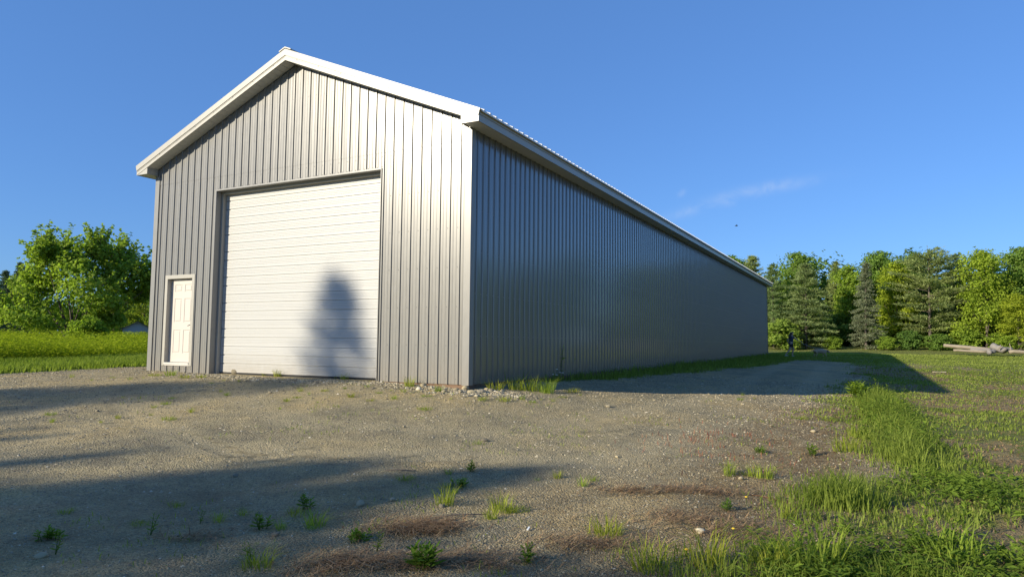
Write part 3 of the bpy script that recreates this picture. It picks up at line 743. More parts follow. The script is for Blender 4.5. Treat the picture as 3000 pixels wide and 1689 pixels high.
LIME, MID, DEEP, OLIVE, GREY = (1.15,1.18,.75), (.85,.97,.85), (.65,.80,.78), (1.1,1.1,.9), (1.0,1.0,.95)
G_FIELD = 'trees along the far edge of the field'
tree_px('pine_c', 'pine_tree', 2205, 78, 752, 1.15, .3, OLIVE, 'light olive pine rising just behind the far end of the barn roof', G_FIELD)
tree_px('maple_b', 'maple_tree', 2150, 84, 748, 1.0, 1.3, MID, 'broad-leaved tree mostly hidden behind the low end of the barn roof', G_FIELD)
tree_px('pine_c', 'pine_tree', 2268, 74, 775, 1.0, 2.1, MID, 'short bushy pine touching the far right corner of the barn', G_FIELD)
tree_px('maple_b', 'maple_tree', 2345, 84, 738, 1.05, .7, (.9,1.0,.85), 'green maple whose top shows above the dense layered pine', G_FIELD)
tree_px('pine_a', 'pine_tree', 2362, 73, 772, 1.12, .4, (.95,1.0,.9), 'big dense pine with layered branches down to the grass behind the walker', G_FIELD)
tree_px('pine_c', 'pine_tree', 2455, 84, 768, .85, 1.9, OLIVE, 'slim pale pine in the dip of the tree line right of the layered pine', G_FIELD)
tree_px('maple_b', 'maple_tree', 2492, 80, 775, .9, 2.9, LIME, 'yellow-green maple standing left of the thin grey spruce', G_FIELD)
tree_px('spruce_a', 'spruce_tree', 2537, 73, 768, 1.0, .2, GREY, 'thin grey-green spruce with a bare pointed top and drooping branches', G_FIELD)
tree_px('maple_a', 'maple_tree', 2588, 83, 734, .9, 1.1, MID, 'tall round-topped maple behind the grey spruce', G_FIELD)
tree_px('maple_b', 'maple_tree', 2632, 78, 768, .95, 2.2, (1.45,1.3,.6), 'bright lime maple lit by the sun between the grey spruce and the airy pine', G_FIELD)
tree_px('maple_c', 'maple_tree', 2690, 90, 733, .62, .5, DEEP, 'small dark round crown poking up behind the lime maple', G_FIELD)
tree_px('pine_b', 'pine_tree', 2726, 76, 734, 1.25, .9, OLIVE, 'wide airy olive pine with its pale trunk showing left of the logs', G_FIELD)
tree_px('pine_c', 'pine_tree', 2812, 80, 745, 1.15, 2.7, (.85,.95,.95), 'bluish pine squeezed between the airy pine and the big bright maple', G_FIELD)
tree_px('maple_c', 'maple_tree', 2890, 75, 728, .86, 1.6, (1.3,1.25,.65), 'big bright yellow-green maple reaching to the ground behind the log pile', G_FIELD)
tree_px('maple_a', 'maple_tree', 2990, 78, 722, .9, 3.1, MID, 'tall green maple cut by the right edge of the photo', G_FIELD)
tree_px('maple_b', 'maple_tree', 2985, 73, 858, 1.15, .2, (1.5,1.3,.6), 'low lime maple under the tall one at the right edge', G_FIELD)
for u, D, vt, wd, col, lab in ((2290,71,935,1.1,OLIVE,'olive shrub beside the far barn corner'), (2440,72,985,1.2,LIME,'lime shrub at the foot of the layered pine'), (2600,72,985,1.25,LIME,'bright shrub right of the spruce foot'),
        (2660,73,968,1.1,DEEP,'dark shrub in the shade under the airy pine'), (2745,73,978,1.4,MID,'spreading shrub left of the log pile'), (2830,74,965,1.3,LIME,'leafy shrub directly behind the long raised log'), (2940,73,975,1.4,(1.2,1.2,.7),'bushy shrub behind the heap end of the log pile')):
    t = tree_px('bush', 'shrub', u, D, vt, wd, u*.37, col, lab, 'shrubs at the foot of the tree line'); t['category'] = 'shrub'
# trees out of frame on the right, which the glossy side wall mirrors
for k, (x, y, H, kd, wd) in enumerate(((24,62,10.5,'maple_a',1.0),(29,60,9.6,'pine_a',1.1),(34,57,10.6,'maple_c',.9),(40,53,10,'pine_c',1.2),(45,48,10.8,'maple_b',1.1),(50,42,10.2,'pine_a',1.0),(54,35,10.8,'maple_a',1.0),(57,27,10.4,'maple_c',.9),(60,18,10.8,'pine_a',1.1),(62,9,10.4,'maple_b',1.1))):
    tree(kd, {'m':'maple_tree','p':'pine_tree'}[kd[0]], x, y, H, wd, k*1.3, MID, 'tree of the field edge carrying on beyond the right side of the picture', 'tree', 'trees mirrored dimly in the barn side wall')
# the wood behind the front row: one mass
def woodland(spots, name, label):
    Vs = []; Fs = []; Ts = []; off = 0
    rg = np.random.default_rng(77)
    for x, y, H, Wd in spots:
        m = 2600; u = unitrows(rg.normal(size=(m, 3))+[0, 0, .1]); s = rg.uniform(.55, 1.05, (m, 1))
        lump = 1 + .28*np.sin(u[:,:1]*7+x)*np.cos(u[:,1:2]*6+y) + .2*np.sin(u[:,2:]*9+x*2)
        P = u*s*lump*[Wd*.5, Wd*.5, H*.47] + [x, y, gzf(x, y)+H*.5]
        V, F = leaf_cards(P, unitrows(u*.6+rg.normal(size=(m, 3))*.5+[0, 0, .5]), rg.uniform(.3, .55, m), rg.uniform(.25, .4, m), rg)
        Vs.append(V); Fs.append(F+off); off += len(V); Ts.append(np.clip(rg.uniform(.1, .7)+rg.normal(0, .12, m), 0, 1))
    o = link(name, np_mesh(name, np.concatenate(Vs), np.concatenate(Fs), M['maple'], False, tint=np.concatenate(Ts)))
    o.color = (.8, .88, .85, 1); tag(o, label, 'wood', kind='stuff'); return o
rg = np.random.default_rng(5); sp = []
for k in range(15):
    u = 2120+k*66; d = ray(u, 1000); d = d/np.hypot(d[0], d[1]); D = 88+rg.uniform(-2, 5); sp.append((CAM[0]+d[0]*D, CAM[1]+d[1]*D, rg.uniform(8.2, 10.2), rg.uniform(5, 7)))
for k in range(9): sp.append((30+k*5+rg.uniform(-1, 1), 68-k*5, rg.uniform(9, 11), 7))
for k in range(26):
    u = 2140+k*38; d = ray(u, 1000); d = d/np.hypot(d[0], d[1]); D = 80+rg.uniform(-2, 3); sp.append((CAM[0]+d[0]*D, CAM[1]+d[1]*D, rg.uniform(2.2, 3.4), 3.6))
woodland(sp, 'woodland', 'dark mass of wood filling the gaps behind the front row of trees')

# ---------------------------------------------------------------- left side: spreading maple, dark spruces, lime tree, shed
DM = 46.0; d = ray(208, 1000); d = d/np.hypot(d[0], d[1]); mx, my = CAM[0]+d[0]*DM, CAM[1]+d[1]*DM; mz = gzf(mx, my); px = DM/FPX*1.12
ax = np.array([d[1], -d[0]])
B = []
for (u, v, ru, rv, dep) in ((150,785,62,75,0),(115,825,52,52,.6),(205,790,60,70,-.6),(275,780,62,66,.2),(335,790,60,58,-.4),(300,842,80,55,.9),(235,850,80,60,-1.1),(150,862,85,58,1.1),(85,888,66,44,-.5),(30,912,50,32,.6),(120,915,85,40,-1.2),(250,915,85,42,1.2),(285,905,52,38,-.6),(355,842,42,30,.4),(385,810,40,24,-.3),(180,735,42,48,.4),(140,745,36,42,-.5),(255,730,38,40,-.4),(310,735,40,35,.5)):
    lat = (u-208)*px; lat *= .86; B.append((ax[0]*lat+d[0]*dep*2, ax[1]*lat+d[1]*dep*2, CAM[2]-mz+(960-v)*px*.84, ru*px*.60, rv*px*.56))
tmesh, cmesh = maple_meshes(61, 7.5, 9, blobs=B, leaf=.21, npl=40, ncl=25, shoots=560, stems=2)
t = empty('maple_tree', (mx, my, mz), 0, 'spreading green maple with two leafy peaks standing alone in the weeds', 'tree'); link('trunk', tmesh, t); c = link('crown', cmesh, t); c.color = (1.2, 1.2, .85, 1)
for u, D, vt, wd in ((8,84,792,1.0),(42,88,768,.9),(68,92,780,.8),(-35,80,775,1.1)):
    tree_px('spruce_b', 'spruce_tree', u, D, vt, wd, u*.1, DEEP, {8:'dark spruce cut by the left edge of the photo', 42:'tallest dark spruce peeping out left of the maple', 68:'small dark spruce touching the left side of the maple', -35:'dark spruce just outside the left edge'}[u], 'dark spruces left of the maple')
tree_px('maple_b', 'maple_tree', 418, 105, 822, 1.4, 1.0, (1.25,1.15,.75), 'pale green tree behind the shed between the maple and the barn')
tree_px('maple_c', 'maple_tree', 330, 110, 862, 1.3, 2.0, MID, 'green tree hidden behind the maple, above the shed roof')
tree_px('maple_a', 'maple_tree', 480, 100, 840, 1.2, .4, MID, 'green tree hidden behind the left corner of the barn')
t = tree_px('bush', 'shrub', 255, 42, 925, 1.0, .4, LIME, 'yellow-green sapling in the weeds below the maple'); t['category'] = 'shrub'
rg = np.random.default_rng(15); sp = []
for k in range(9):
    u = -420+k*62; dd = ray(u, 1000); dd = dd/np.hypot(dd[0], dd[1]); D = 105+rg.uniform(-4, 6); sp.append((CAM[0]+dd[0]*D, CAM[1]+dd[1]*D, rg.uniform(5.5, 7.5), 8))
for k in range(14):
    u = 180+k*70; dd = ray(u, 1000); dd = dd/np.hypot(dd[0], dd[1]); D = 118; sp.append((CAM[0]+dd[0]*D, CAM[1]+dd[1]*D, rg.uniform(4.6, 5.8), 8))
woodland(sp, 'woodland', 'low dark wood far behind the maple on the left')
# grey shed
D = 88.0; dd = ray(401, 1000); dd = dd/np.hypot(dd[0], dd[1]); sx_, sy_ = CAM[0]+dd[0]*D, CAM[1]+dd[1]*D
shed = empty('shed', (sx_, sy_, gzf(sx_, sy_)), math.atan2(-dd[0], dd[1]), 'small grey gabled shed half hidden behind the maple and weeds', 'shed')
zz = shed.location[2]; hw, ez, rz_ = 1.45, CAM[2]+1.05-zz, CAM[2]+1.80-zz
m = MB(); poly = [(-hw,0,0),(hw,0,0),(hw,0,ez),(0,0,rz_),(-hw,0,ez)]; m.prism(poly[::-1], (0,3.5,0), (0,0,0)); M['shedwall'] = painted('shed_wall', (.30,.32,.34), .8, .1); m.build('wall', M['shedwall'], shed)
m = MB(); sl = (rz_-ez)/hw
for s in (-1, 1):
    xe = s*(hw+.25); p = [(0,0,rz_+.10),(xe,0,ez-.25*sl+.10),(xe,0,ez-.25*sl+.01),(0,0,rz_+.01)]; m.prism(p if s < 0 else p[::-1], (0,3.7,0), (0,-.25,0))
M['shedroof'] = painted('shed_roof', (.10,.085,.075), .85, .15); m.build('roof', M['shedroof'], shed)
m = MB(); wx, wz = .55, ez-.62
m.box(wx-.42, wx+.42, -.05, -.002, wz-.34, wz-.28); m.box(wx-.42, wx+.42, -.05, -.002, wz+.28, wz+.34); m.box(wx-.42, wx-.36, -.05, -.002, wz-.279, wz+.279); m.box(wx+.36, wx+.42, -.05, -.002, wz-.279, wz+.279); m.box(wx-.03, wx+.03, -.05, -.002, wz-.279, wz+.279)
wf = m.build('window', M['white_trim'], shed); MB().box(wx-.355, wx+.355, -.02, -.003, wz-.275, wz+.275).build('pane', M['hole'], wf)

# ---------------------------------------------------------------- trees behind the viewer: they throw the shadows on the door and the yard
def caster(kind, tip, D, width, label, group='trees behind the viewer that shade the yard'):
    tip = np.array(tip, float); k = D*math.tan(SUN_EL)
    x, y = tip[0]-math.sin(SUN_AZ)*D, tip[1]-math.cos(SUN_AZ)*D; z = gzf(x, y)
    nm = {'s': 'spruce_tree', 't': 'spruce_tree', 'm': 'maple_tree', 'p': 'pine_tree'}[kind[0]]
    tree(kind, nm, x, y, tip[2]+k-z, width, D*.7, MID, label, 'tree', group, z)
caster('tall_spruce', (-3.30, .24, 2.45), 47, 1.0, 'pointed spruce out of frame whose shadow falls on the white roll-up door')
caster('tall_spruce', (-.5, -5.6, -.5), 44, .6, 'spruce out of frame whose narrow shadow tip crosses the gravel on the left')
caster('spruce_b', (1.6, -5.0, -.55), 40, .9, 'spruce out of frame shading the middle of the foreground gravel')
caster('spruce_b', (3.5, -4.3, -.57), 38, .8, 'spruce out of frame whose shadow tip ends in the sunlit gravel')
caster('maple_thin', (-.1, -7.1, -.58), 31, .95, 'maple out of frame shading the lower left corner')
caster('maple_thin', (3.3, -6.0, -.6), 27, 1.0, 'maple out of frame shading the lower middle weeds')
caster('maple_thin', (5.6, -7.2, -.62), 30, .9, 'maple out of frame dappling the lower right grass')
caster('maple_thin', (7.3, -6.7, -.62), 28, .9, 'maple out of frame dappling the bottom right corner')
caster('maple_thin', (5.0, -6.9, -.62), 33, .8, 'maple out of frame shading the bottom edge right of centre')
caster('maple_thin', (-3.5, -7.4, -.45), 34, 1.05, 'maple out of frame whose shadow enters at the left edge')
caster('spruce_b', (-7.6, -4.2, -.2), 50, .9, 'spruce out of frame shading the gravel near the left grass')

# ---------------------------------------------------------------- grass, weeds, straw and gravel as masses
def wedge(n, r0, r1, a0, a1, rg, p=1.0):
    """random ground points round the viewpoint, thinning with distance"""
    r = r0 + (r1-r0)*rg.random(n)**p; a = rg.uniform(a0, a1, n)
    return CAM[0]+np.sin(a)*r, CAM[1]+np.cos(a)*r, r
def stuff(name, me, label, cat, col=(1,1,1)):
    o = link(name, me); o.color = (*col, 1); tag(o, label, cat, kind='stuff'); return o
rg = np.random.default_rng(101)
A0, A1 = R(-72), R(22)
inside = lambda x, y: (x > -9.4) & (x < .06) & (y > -.06) & (y < 40.6)
# lawn on the right and beyond the barn
x, y, r = wedge(330000, 3.2, 66, R(-32), R(24), rg, 1.25); k = ~inside(x, y) & (x > -.5); x, y, r = x[k], y[k], r[k]
den = lawn(x, y)*(1-.85*dry(x, y))*np.where(y > 50, 1.0, .35+.6*fbm(x, y, .8, 41))*np.where(r < 14, sstep(.36, .56, fbm(x, y, 1.7, 43)), 1); k = rg.random(len(x)) < den; x, y, r = x[k], y[k], r[k]
tall = .028 + .035*fbm(x, y, .5, 51) + .30*sstep(56.5, 61, y) + .03*(x < 2)
tall = tall*(1+.5*sstep(.52, .7, fbm(x, y, .9, 61)))
h = tall*rg.uniform(.6, 1.4, len(x)); wv = .0045 + .0011*r*rg.uniform(.6, 1.2, len(x)); ti = np.clip(fbm(x, y, .35, 71)*.9 + rg.normal(0, .18, len(x)) + .45*sstep(50, 58, y), 0, 1)
P = np.stack([x, y, gsurf(x, y)-.004], 1); stuff('lawn_grass', blade_mesh('lawn_grass', P, h, wv, rg.uniform(.2, .8, len(x)), ti, M['grass'], rg), 'short patchy lawn running from the gravel to the trees', 'grass')
# ridge of tall weeds and lush clumps on the right
def lush(x, y):
    n = fbm(x, y, .8, 81)
    ridge = np.exp(-((x-(6.95-.03*y))/.42)**2)*sstep(-3.0, -1.8, y)*sstep(10.5, 8, y)
    c2 = np.exp(-((x-6.38)/.42)**2-((y+4.2)/.85)**2) + np.exp(-((x-6.95)/.5)**2-((y+3.9)/.7)**2)*.8
    bot = sstep(-5.5, -6.3, y + (x-6.2)*-.25)*sstep(4.9, 5.9, x)
    g = sstep(.44, .60, fbm(x, y, 2.3, 83)); g2 = sstep(.40, .60, fbm(x, y, 1.1, 87))
    return np.clip(np.maximum.reduce([ridge*(.25+.75*g), c2*(.25+.75*g), bot*.6*g*g2])*sstep(.25, .5, n+.1), 0, 1)
x, y, r = wedge(230000, 3.0, 22, R(-34), R(24), rg, .9); k = (rg.random(len(x)) < lush(x, y)); x, y, r = x[k], y[k], r[k]
h = (.07+.20*lush(x, y)*fbm(x, y, 1.1, 91)*1.6+.16*np.exp(-((x-(6.95-.03*y))/.5)**2)*sstep(-2.5, 0, y))*rg.uniform(.55, 1.35, len(x)); ti = np.clip(fbm(x, y, 1.2, 95)*.8 + rg.normal(0, .17, len(x)), 0, 1)
P = np.stack([x, y, gsurf(x, y)-.005], 1); stuff('tall_grass', blade_mesh('tall_grass', P, h, (.0045+.0006*r)*rg.uniform(.6, 1.3, len(x)), rg.uniform(.25, 1.05, len(x)), ti, M['grass'], rg), 'lush tall grass in clumps and along the gravel edge on the right', 'grass', (1.0,1.02,.9))
# leafy weeds mixed in (goldenrod, dandelion, milkweed)
def leafy(n, dens, hmax, L, rg, r0, r1, a0, a1, p=.9):
    x, y, r = wedge(n, r0, r1, a0, a1, rg, p); dv = dens(x, y); k = (rg.random(n) < dv) & ~inside(x, y); x, y, r, dv = x[k], y[k], r[k], dv[k]
    hm = hmax(x, y)*rg.uniform(.45, 1.15, len(x)); Ps = []; As = []; Ts = []; Ls = []
    for lev in range(6):
        f = (lev+.6)/6; a = rg.uniform(0, 2*np.pi, len(x)); dirs = unitrows(np.stack([np.cos(a), np.sin(a), np.full(len(x), .55-.3*f)+rg.normal(0, .2, len(x))], 1))
        l = L*(1-.45*f)*rg.uniform(.7, 1.2, len(x)); Ps.append(np.stack([x, y, gsurf(x, y)+hm*f], 1)+dirs*(l*.5)[:,None]); As.append(dirs); Ls.append(l); Ts.append(np.clip(fbm(x, y, .9, 99)*.7+.1+.25*f+rg.normal(0, .13, len(x)), 0, 1))
    P = np.concatenate(Ps); A = np.concatenate(As); Lq = np.concatenate(Ls); n0 = rg.normal(size=(len(P), 3))*.35+[0, 0, 1]; Nn = unitrows(n0-A*np.sum(n0*A, 1, keepdims=True)); b = np.cross(Nn, A)
    Lc = Lq[:,None]; V = np.stack([P-A*Lc*.5, P+b*Lc*.16+Nn*Lc*.03, P+A*Lc*.5-Nn*Lc*.08, P-b*Lc*.16+Nn*Lc*.03], 1).reshape(-1, 3)
    return V, np.arange(len(V)).reshape(-1, 4), np.concatenate(Ts)
def leafdens(x, y):
    ridge = np.exp(-((x-(6.95-.03*y))/.42)**2)*sstep(-1.5, 0, y)*sstep(10.5, 8, y); right = np.exp(-((x-7.5)/.55)**2-((y+2.9)/.85)**2); bot = sstep(-5.0, -5.8, y-(x-6.2)*.2)*sstep(5.6, 6.6, x)
    return np.clip(np.maximum.reduce([ridge*.6, right*.9, bot*.9])*sstep(.3, .55, fbm(x, y, 1.6, 103)+.08), 0, 1)*.22
V, F, T = leafy(90000, leafdens, lambda x, y: np.where(y > -1.5, .42, .13), .105, rg, 3.2, 22, R(-10), R(22))
stuff('leafy_weeds', np_mesh('leafy_weeds', V, F, M['weed'], False, tint=T), 'broad-leaved weeds crowding the right foreground', 'weeds', (.9,.95,.85))
# shaded strip along the side wall, and the left verge
x, y, r = wedge(120000, 10, 55, R(-36), R(-5), rg, 1.0); k = (x > .04) & (x < np.interp(y, XW_Y, XW_X)+.5) & (y > .5) & (y < 41) & (rg.random(len(x)) < lawn(x, y)*.8); x, y, r = x[k], y[k], r[k]
h = (.10+.22*fbm(x, y, 1.1, 111)*sstep(1.2, .2, x))*rg.uniform(.5, 1.4, len(x)); P = np.stack([x, y, gsurf(x, y)-.004], 1)
stuff('wall_grass', blade_mesh('wall_grass', P, h, .008+.0005*r, rg.uniform(.2, .7, len(x)), np.clip(rg.normal(.45, .2, len(x)), 0, 1), M['grass'], rg), 'rough grass growing along the foot of the long side wall', 'grass', (.9,.95,.9))
x, y, r = wedge(150000, 13, 40, R(-80), R(-48), rg, 1.0); k = (rg.random(len(x)) < lawn(x, y)) & ~inside(x, y) & (x < -9.3); x, y, r = x[k], y[k], r[k]
h = (.06+.14*fbm(x, y, .5, 121))*rg.uniform(.5, 1.35, len(x))*sstep(-9.6, -12.5, x)+.05; P = np.stack([x, y, gsurf(x, y)-.004], 1)
stuff('verge_grass', blade_mesh('verge_grass', P, h, .008+.0007*r, rg.uniform(.2, .8, len(x)), np.clip(fbm(x, y, .3, 125)*.8+.1+rg.normal(0, .17, len(x)), 0, 1), M['grass'], rg), 'mown-looking grass verge between the gravel and the weeds on the left', 'grass', (1.0,1.05,.85))
wd = lambda x, y: np.where((-.9*x-.43*y > 14.6+2.0*(fbm(x, y, .15, 131)-.5)) & (x < -9.6), .5, 0)
V, F, T = leafy(120000, wd, lambda x, y: .65+.55*fbm(x, y, .22, 133), .20, rg, 28, 90, R(-82), R(-50), 1.2)
stuff('weed_field', np_mesh('weed_field', V, F, M['weed'], False, tint=np.clip(T+.1, 0, 1)), 'waist-high field of yellow-green weeds below the maple', 'weeds', (1.65,1.45,.7))
# withered straw and red sorrel lying on the soil
def strawd(x, y):
    s = 0*x
    for (u, v, rx, ry) in ((1235,1540,.42,.22),(1080,1640,.6,.16),(1350,1640,.55,.2),(1700,1600,.45,.2),(980,1660,.4,.2),(1860,1440,.45,.14),(2040,1440,.4,.18)):
        c = at(u, v); s = np.maximum(s, np.exp(-((x-c[0])/rx)**2-((y-c[1])/ry)**2))
    return np.clip(np.maximum(s*.9, dry(x, y)*.5*(x > xbound(y)-1.1)*(x < 7)*(y < 6)), 0, 1)
hx_, hy_ = [], []
for (u, v, rx, ry, n_) in ((1235,1540,.30,.16,800),(1180,1552,.25,.14,400),(1080,1650,.42,.14,600),(1350,1640,.42,.16,600),(1700,1590,.36,.15,450),(980,1668,.35,.15,400),(1860,1440,.40,.12,420),(2040,1440,.36,.14,420),(2150,1560,.4,.2,420),(2000,1520,.4,.2,420),(560,1570,.3,.1,200)):
    c = at(u, v); a_ = YAW; n_ = int(n_*.55); q = rg.normal(size=(n_, 2))*[rx*.6, ry*.6]; hx_.append(c[0]+q[:,0]*math.cos(a_)-q[:,1]*math.sin(a_)); hy_.append(c[1]+q[:,0]*math.sin(a_)+q[:,1]*math.cos(a_))
hx_ = np.concatenate(hx_); hy_ = np.concatenate(hy_); n = len(hx_)
stuff('straw_heaps', blade_mesh('straw_heaps', np.stack([hx_, hy_, gsurf(hx_, hy_)+.008], 1), rg.uniform(.07, .26, n), .0065, rg.uniform(.85, 1.35, n), rg.random(n)**.8, M['straw'], rg, rg.normal(.2, .9, n), .25), 'matted heaps of dead brown stalks in the foreground', 'dead grass', (1.05,1.0,.95))
x, y, r = wedge(150000, 3.2, 18, R(-50), R(18), rg, .8); k = rg.random(len(x)) < strawd(x, y)*.55; x, y, r = x[k], y[k], r[k]; n = len(x)
P = np.stack([x, y, gsurf(x, y)+.004], 1); stuff('dry_straw', blade_mesh('dry_straw', P, rg.uniform(.03, .13, n), .0035+.0004*r, rg.uniform(.9, 1.35, n), np.clip(rg.normal(.45, .3, n), 0, 1), M['straw'], rg, None, .14), 'withered brown grass stalks lying on the bare soil', 'dead grass')
x, y, r = wedge(40000, 4, 14, R(-32), R(5), rg, .9); c = at(2140, 1320); k = rg.random(len(x)) < np.exp(-((x-c[0]+.2)/.7)**2-((y-c[1]-.3)/1.0)**2)*.35*sstep(.4, .6, fbm(x, y, 2.0, 141)); x, y, r = x[k], y[k], r[k]; n = len(x)
stuff('red_sorrel', blade_mesh('red_sorrel', np.stack([x, y, gsurf(x, y)], 1), rg.uniform(.03, .09, n), .003+.0005*r, rg.uniform(.3, .9, n), rg.uniform(0, 1, n), M['sorrel'], rg), 'reddish sorrel haze on the gravel edge', 'weeds')
x, y, r = wedge(150000, 3.2, 40, R(-30), R(24), rg, 1.0); k = (x > xbound(y)-.4) & ~inside(x, y) & (rg.random(len(x)) < np.clip(.12+.75*dry(x, y)*lawn(x, y), 0, 1)*.7) & (y < 40); x, y, r = x[k], y[k], r[k]; n = len(x)
stuff('lawn_thatch', blade_mesh('lawn_thatch', np.stack([x, y, gsurf(x, y)+.006], 1), rg.uniform(.03, .12, n), .004+.0006*r, rg.uniform(.8, 1.3, n), np.clip(rg.normal(.6, .25, n), 0, 1), M['straw'], rg, None, .3), 'dead tan thatch between the living grass of the lawn', 'dead grass', (1.05,1.0,.85))
x, y, r = wedge(60000, 3.2, 22, R(-72), R(8), rg, .9); k = ~inside(x, y) & (lawn(x, y) < .5) & (rg.random(len(x)) < sstep(.60, .78, fbm(x, y, .8, 161)*.5+fbm(x, y, 3.1, 163)*.5+.10*sstep(8, 4, r)+.08*np.exp(-(y+.6)**2*2))*.75); x, y, r = x[k], y[k], r[k]; n = len(x)
stuff('seedlings', blade_mesh('seedlings', np.stack([x, y, gsurf(x, y)-.002], 1), rg.uniform(.012, .06, n), .003+.0005*r, rg.uniform(.3, 1.3, n), np.clip(rg.normal(.5, .25, n), 0, 1), M['grass'], rg), 'sparse green seedlings dotted through the gravel', 'weeds', (1.1,1.1,.8))
# loose pebbles
OCT = np.array([(1,0,0),(0,1,0),(-1,0,0),(0,-1,0),(0,0,1),(0,0,-1)], float); OF = np.array([(0,1,4),(1,2,4),(2,3,4),(3,0,4),(1,0,5),(2,1,5),(3,2,5),(0,3,5)])
def pebbles(x, y, s, rg):
    n = len(x); a = rg.uniform(0, 2*np.pi, n); sc = s[:,None,None]*np.stack([rg.uniform(.8, 1.5, n), rg.uniform(.6, 1.1, n), rg.uniform(.4, .8, n)], 1)[:,None,:]
    v = (OCT[None]+rg.normal(0, .22, (n, 6, 3)))*sc; c, s_ = np.cos(a)[:,None], np.sin(a)[:,None]
    V = np.stack([v[...,0]*c-v[...,1]*s_, v[...,0]*s_+v[...,1]*c, v[...,2]], -1) + np.stack([x, y, gsurf(x, y)+s*.12], 1)[:,None,:]
    F = (OF[None]+(np.arange(n)*6)[:,None,None]).reshape(-1, 3)
    return V.reshape(-1, 3), F, np.repeat(rg.random(n), 8)
x, y, r = wedge(190000, 3.0, 24, R(-70), R(8), rg, 1.0); k = ~inside(x, y) & (rg.random(len(x)) < (1-lawn(x, y))*(.45+.8*fbm(x, y, 1.3, 151))); x, y, r = x[k], y[k], r[k]
V, F, T = pebbles(x, y, (.0026+.00045*r)*(.5+rg.pareto(3.2, len(x)).clip(0, 1.7)), rg)
o = stuff('gravel', np_mesh('gravel', V, F, M['stone'], False, tint=T), 'loose gravel scattered over the yard', 'gravel')
# coarser crushed stone banked along the foot of the front wall
n = 5200; x = rg.uniform(-7.4, 2.6, n); y = -np.abs(rg.normal(0, .38, n))-.03; x = np.where(rg.random(n) < .22, rg.normal(.5, .38, n), np.clip(x, -9, .4)); y = np.where(x > 0.1, rg.normal(-.1, .25, n), y); k = ~inside(x, y); x, y = x[k], y[k]
V, F, T = pebbles(x, y, rg.uniform(.010, .032, len(x)), rg)
stuff('crushed_stone', np_mesh('crushed_stone', V, F, M['stone'], False, tint=T), 'grey crushed stone banked against the front wall and corner', 'gravel')

# ---------------------------------------------------------------- single stones
def rock_mesh(seed, sub=2):
    rg = np.random.default_rng(seed); m = MB(); m.ball((0,0,0), 1, 12, 8, True)
    v = np.array(m.v); f1, f2 = rg.normal(size=3)*1.4, rg.normal(size=3)*2.6
    k = 1+.16*np.sin(v@f1+seed)+.09*np.sin(v@f2*1.3+2*seed); v = v*k[:,None]*[1.25, .9, .62]
    for q in range(4):
        nn = unitrows(rg.normal(size=(1, 3)))[0]; d = v@nn; v = v - np.clip(d-.62, 0, None)[:,None]*nn*.8
    m.v = [tuple(p) for p in v]; me = m.mesh('stone', M['stone']); return me
ROCK = [rock_mesh(k) for k in range(5)]
def stone(u, v, size, k, label, group=None, sink=.35):
    p = at(u, v); o = link('stone', ROCK[k % 5], None, (p[0], p[1], gs1(p[0], p[1])+size*(.62-sink))); o.scale = (size,)*3; o.rotation_euler = (0, 0, k*1.7); tag(o, label, 'stone', group)
stone(691, 1094, .13, 0, 'fist-sized dark-sided rock at the wall foot between the two doors')
stone(628, 1090, .06, 1, 'small rock in the grass below the entry door sill')
G_C = 'pale cobbles at the barn corner'
for k, (u, v, s) in enumerate(((1310,1130,.07),(1363,1140,.08),(1382,1152,.06),(1410,1150,.075),(1440,1146,.06),(1350,1152,.05),(1240,1131,.07),(1226,1140,.06),(1460,1152,.05),(1425,1142,.05),(1338,1143,.05),(1397,1162,.045),(1471,1147,.045),(1300,1148,.045),(1265,1137,.05))):
    stone(u, v, s, k, 'rounded pale cobble in the loose heap at the front right barn corner', G_C)
for k, (u, v, s, lab) in enumerate(((1420,1291,.055,'flat white stone alone on the sunlit gravel below the barn corner'),(1782,1192,.07,'pale flat stone on the gravel near the edge of the barn shadow'),(1295,1482,.045,'grey stone beside a grass tuft in the foreground'),(1184,1249,.04,'small pale stone on the gravel in line with the barn corner'),
        (690,1395,.05,'pale flat stone in the tree shadow on the left gravel'),(285,1204,.045,'pale stone in the shadow band on the far left'),(792,1149,.06,'lone rock on the gravel below the roll-up door'),(2383,1263,.06,'white stone at the gravel edge by the red sorrel'),(2172,1404,.045,'buff stone beside the pale grass tufts'),(1808,1340,.04,'small buff stone on the right gravel'),
        (118,1636,.05,'pale stone low in the left corner shade'),(808,1564,.045,'grey stone in shade right of the leafy clump'),(1055,1475,.07,'dark flat stone near the tip of the tree shadow'),(2050,1560,.055,'half-buried dark rock in the bare soil at lower right'),(1150,1465,.05,'grey stone half way along the shadow edge'))):
    stone(u, v, s*.62, k+2, lab, None, .25)
p = at(1309, 1132); o = MB().box(-.09, .09, -.06, .06, 0, .035).build('wood_block', M['paleplank'], None, (p[0], p[1], gs1(p[0], p[1]))); o.rotation_euler = (.25, 0, .6); tag(o, 'pale offcut of wood lying against the barn corner', 'wood block')
p = at(2752, 1091); o = MB().box(-.29, .29, -.04, .04, 0, .03).build('plank', M['paleplank'], None, (p[0], p[1], gs1(p[0], p[1])+.02)); o.rotation_euler = (0, 0, YAW); tag(o, 'single pale plank lying in the lawn beyond the barn shadow', 'plank')
p = at(1548, 1550); o = MB().box(-.007, .007, -.03, .03, 0, .005).build('paper_scrap', M['petal'], None, (p[0], p[1], gs1(p[0], p[1])+.012)); o.rotation_euler = (.15, 0, .2); tag(o, 'narrow white scrap on the dark soil in the foreground', 'litter')
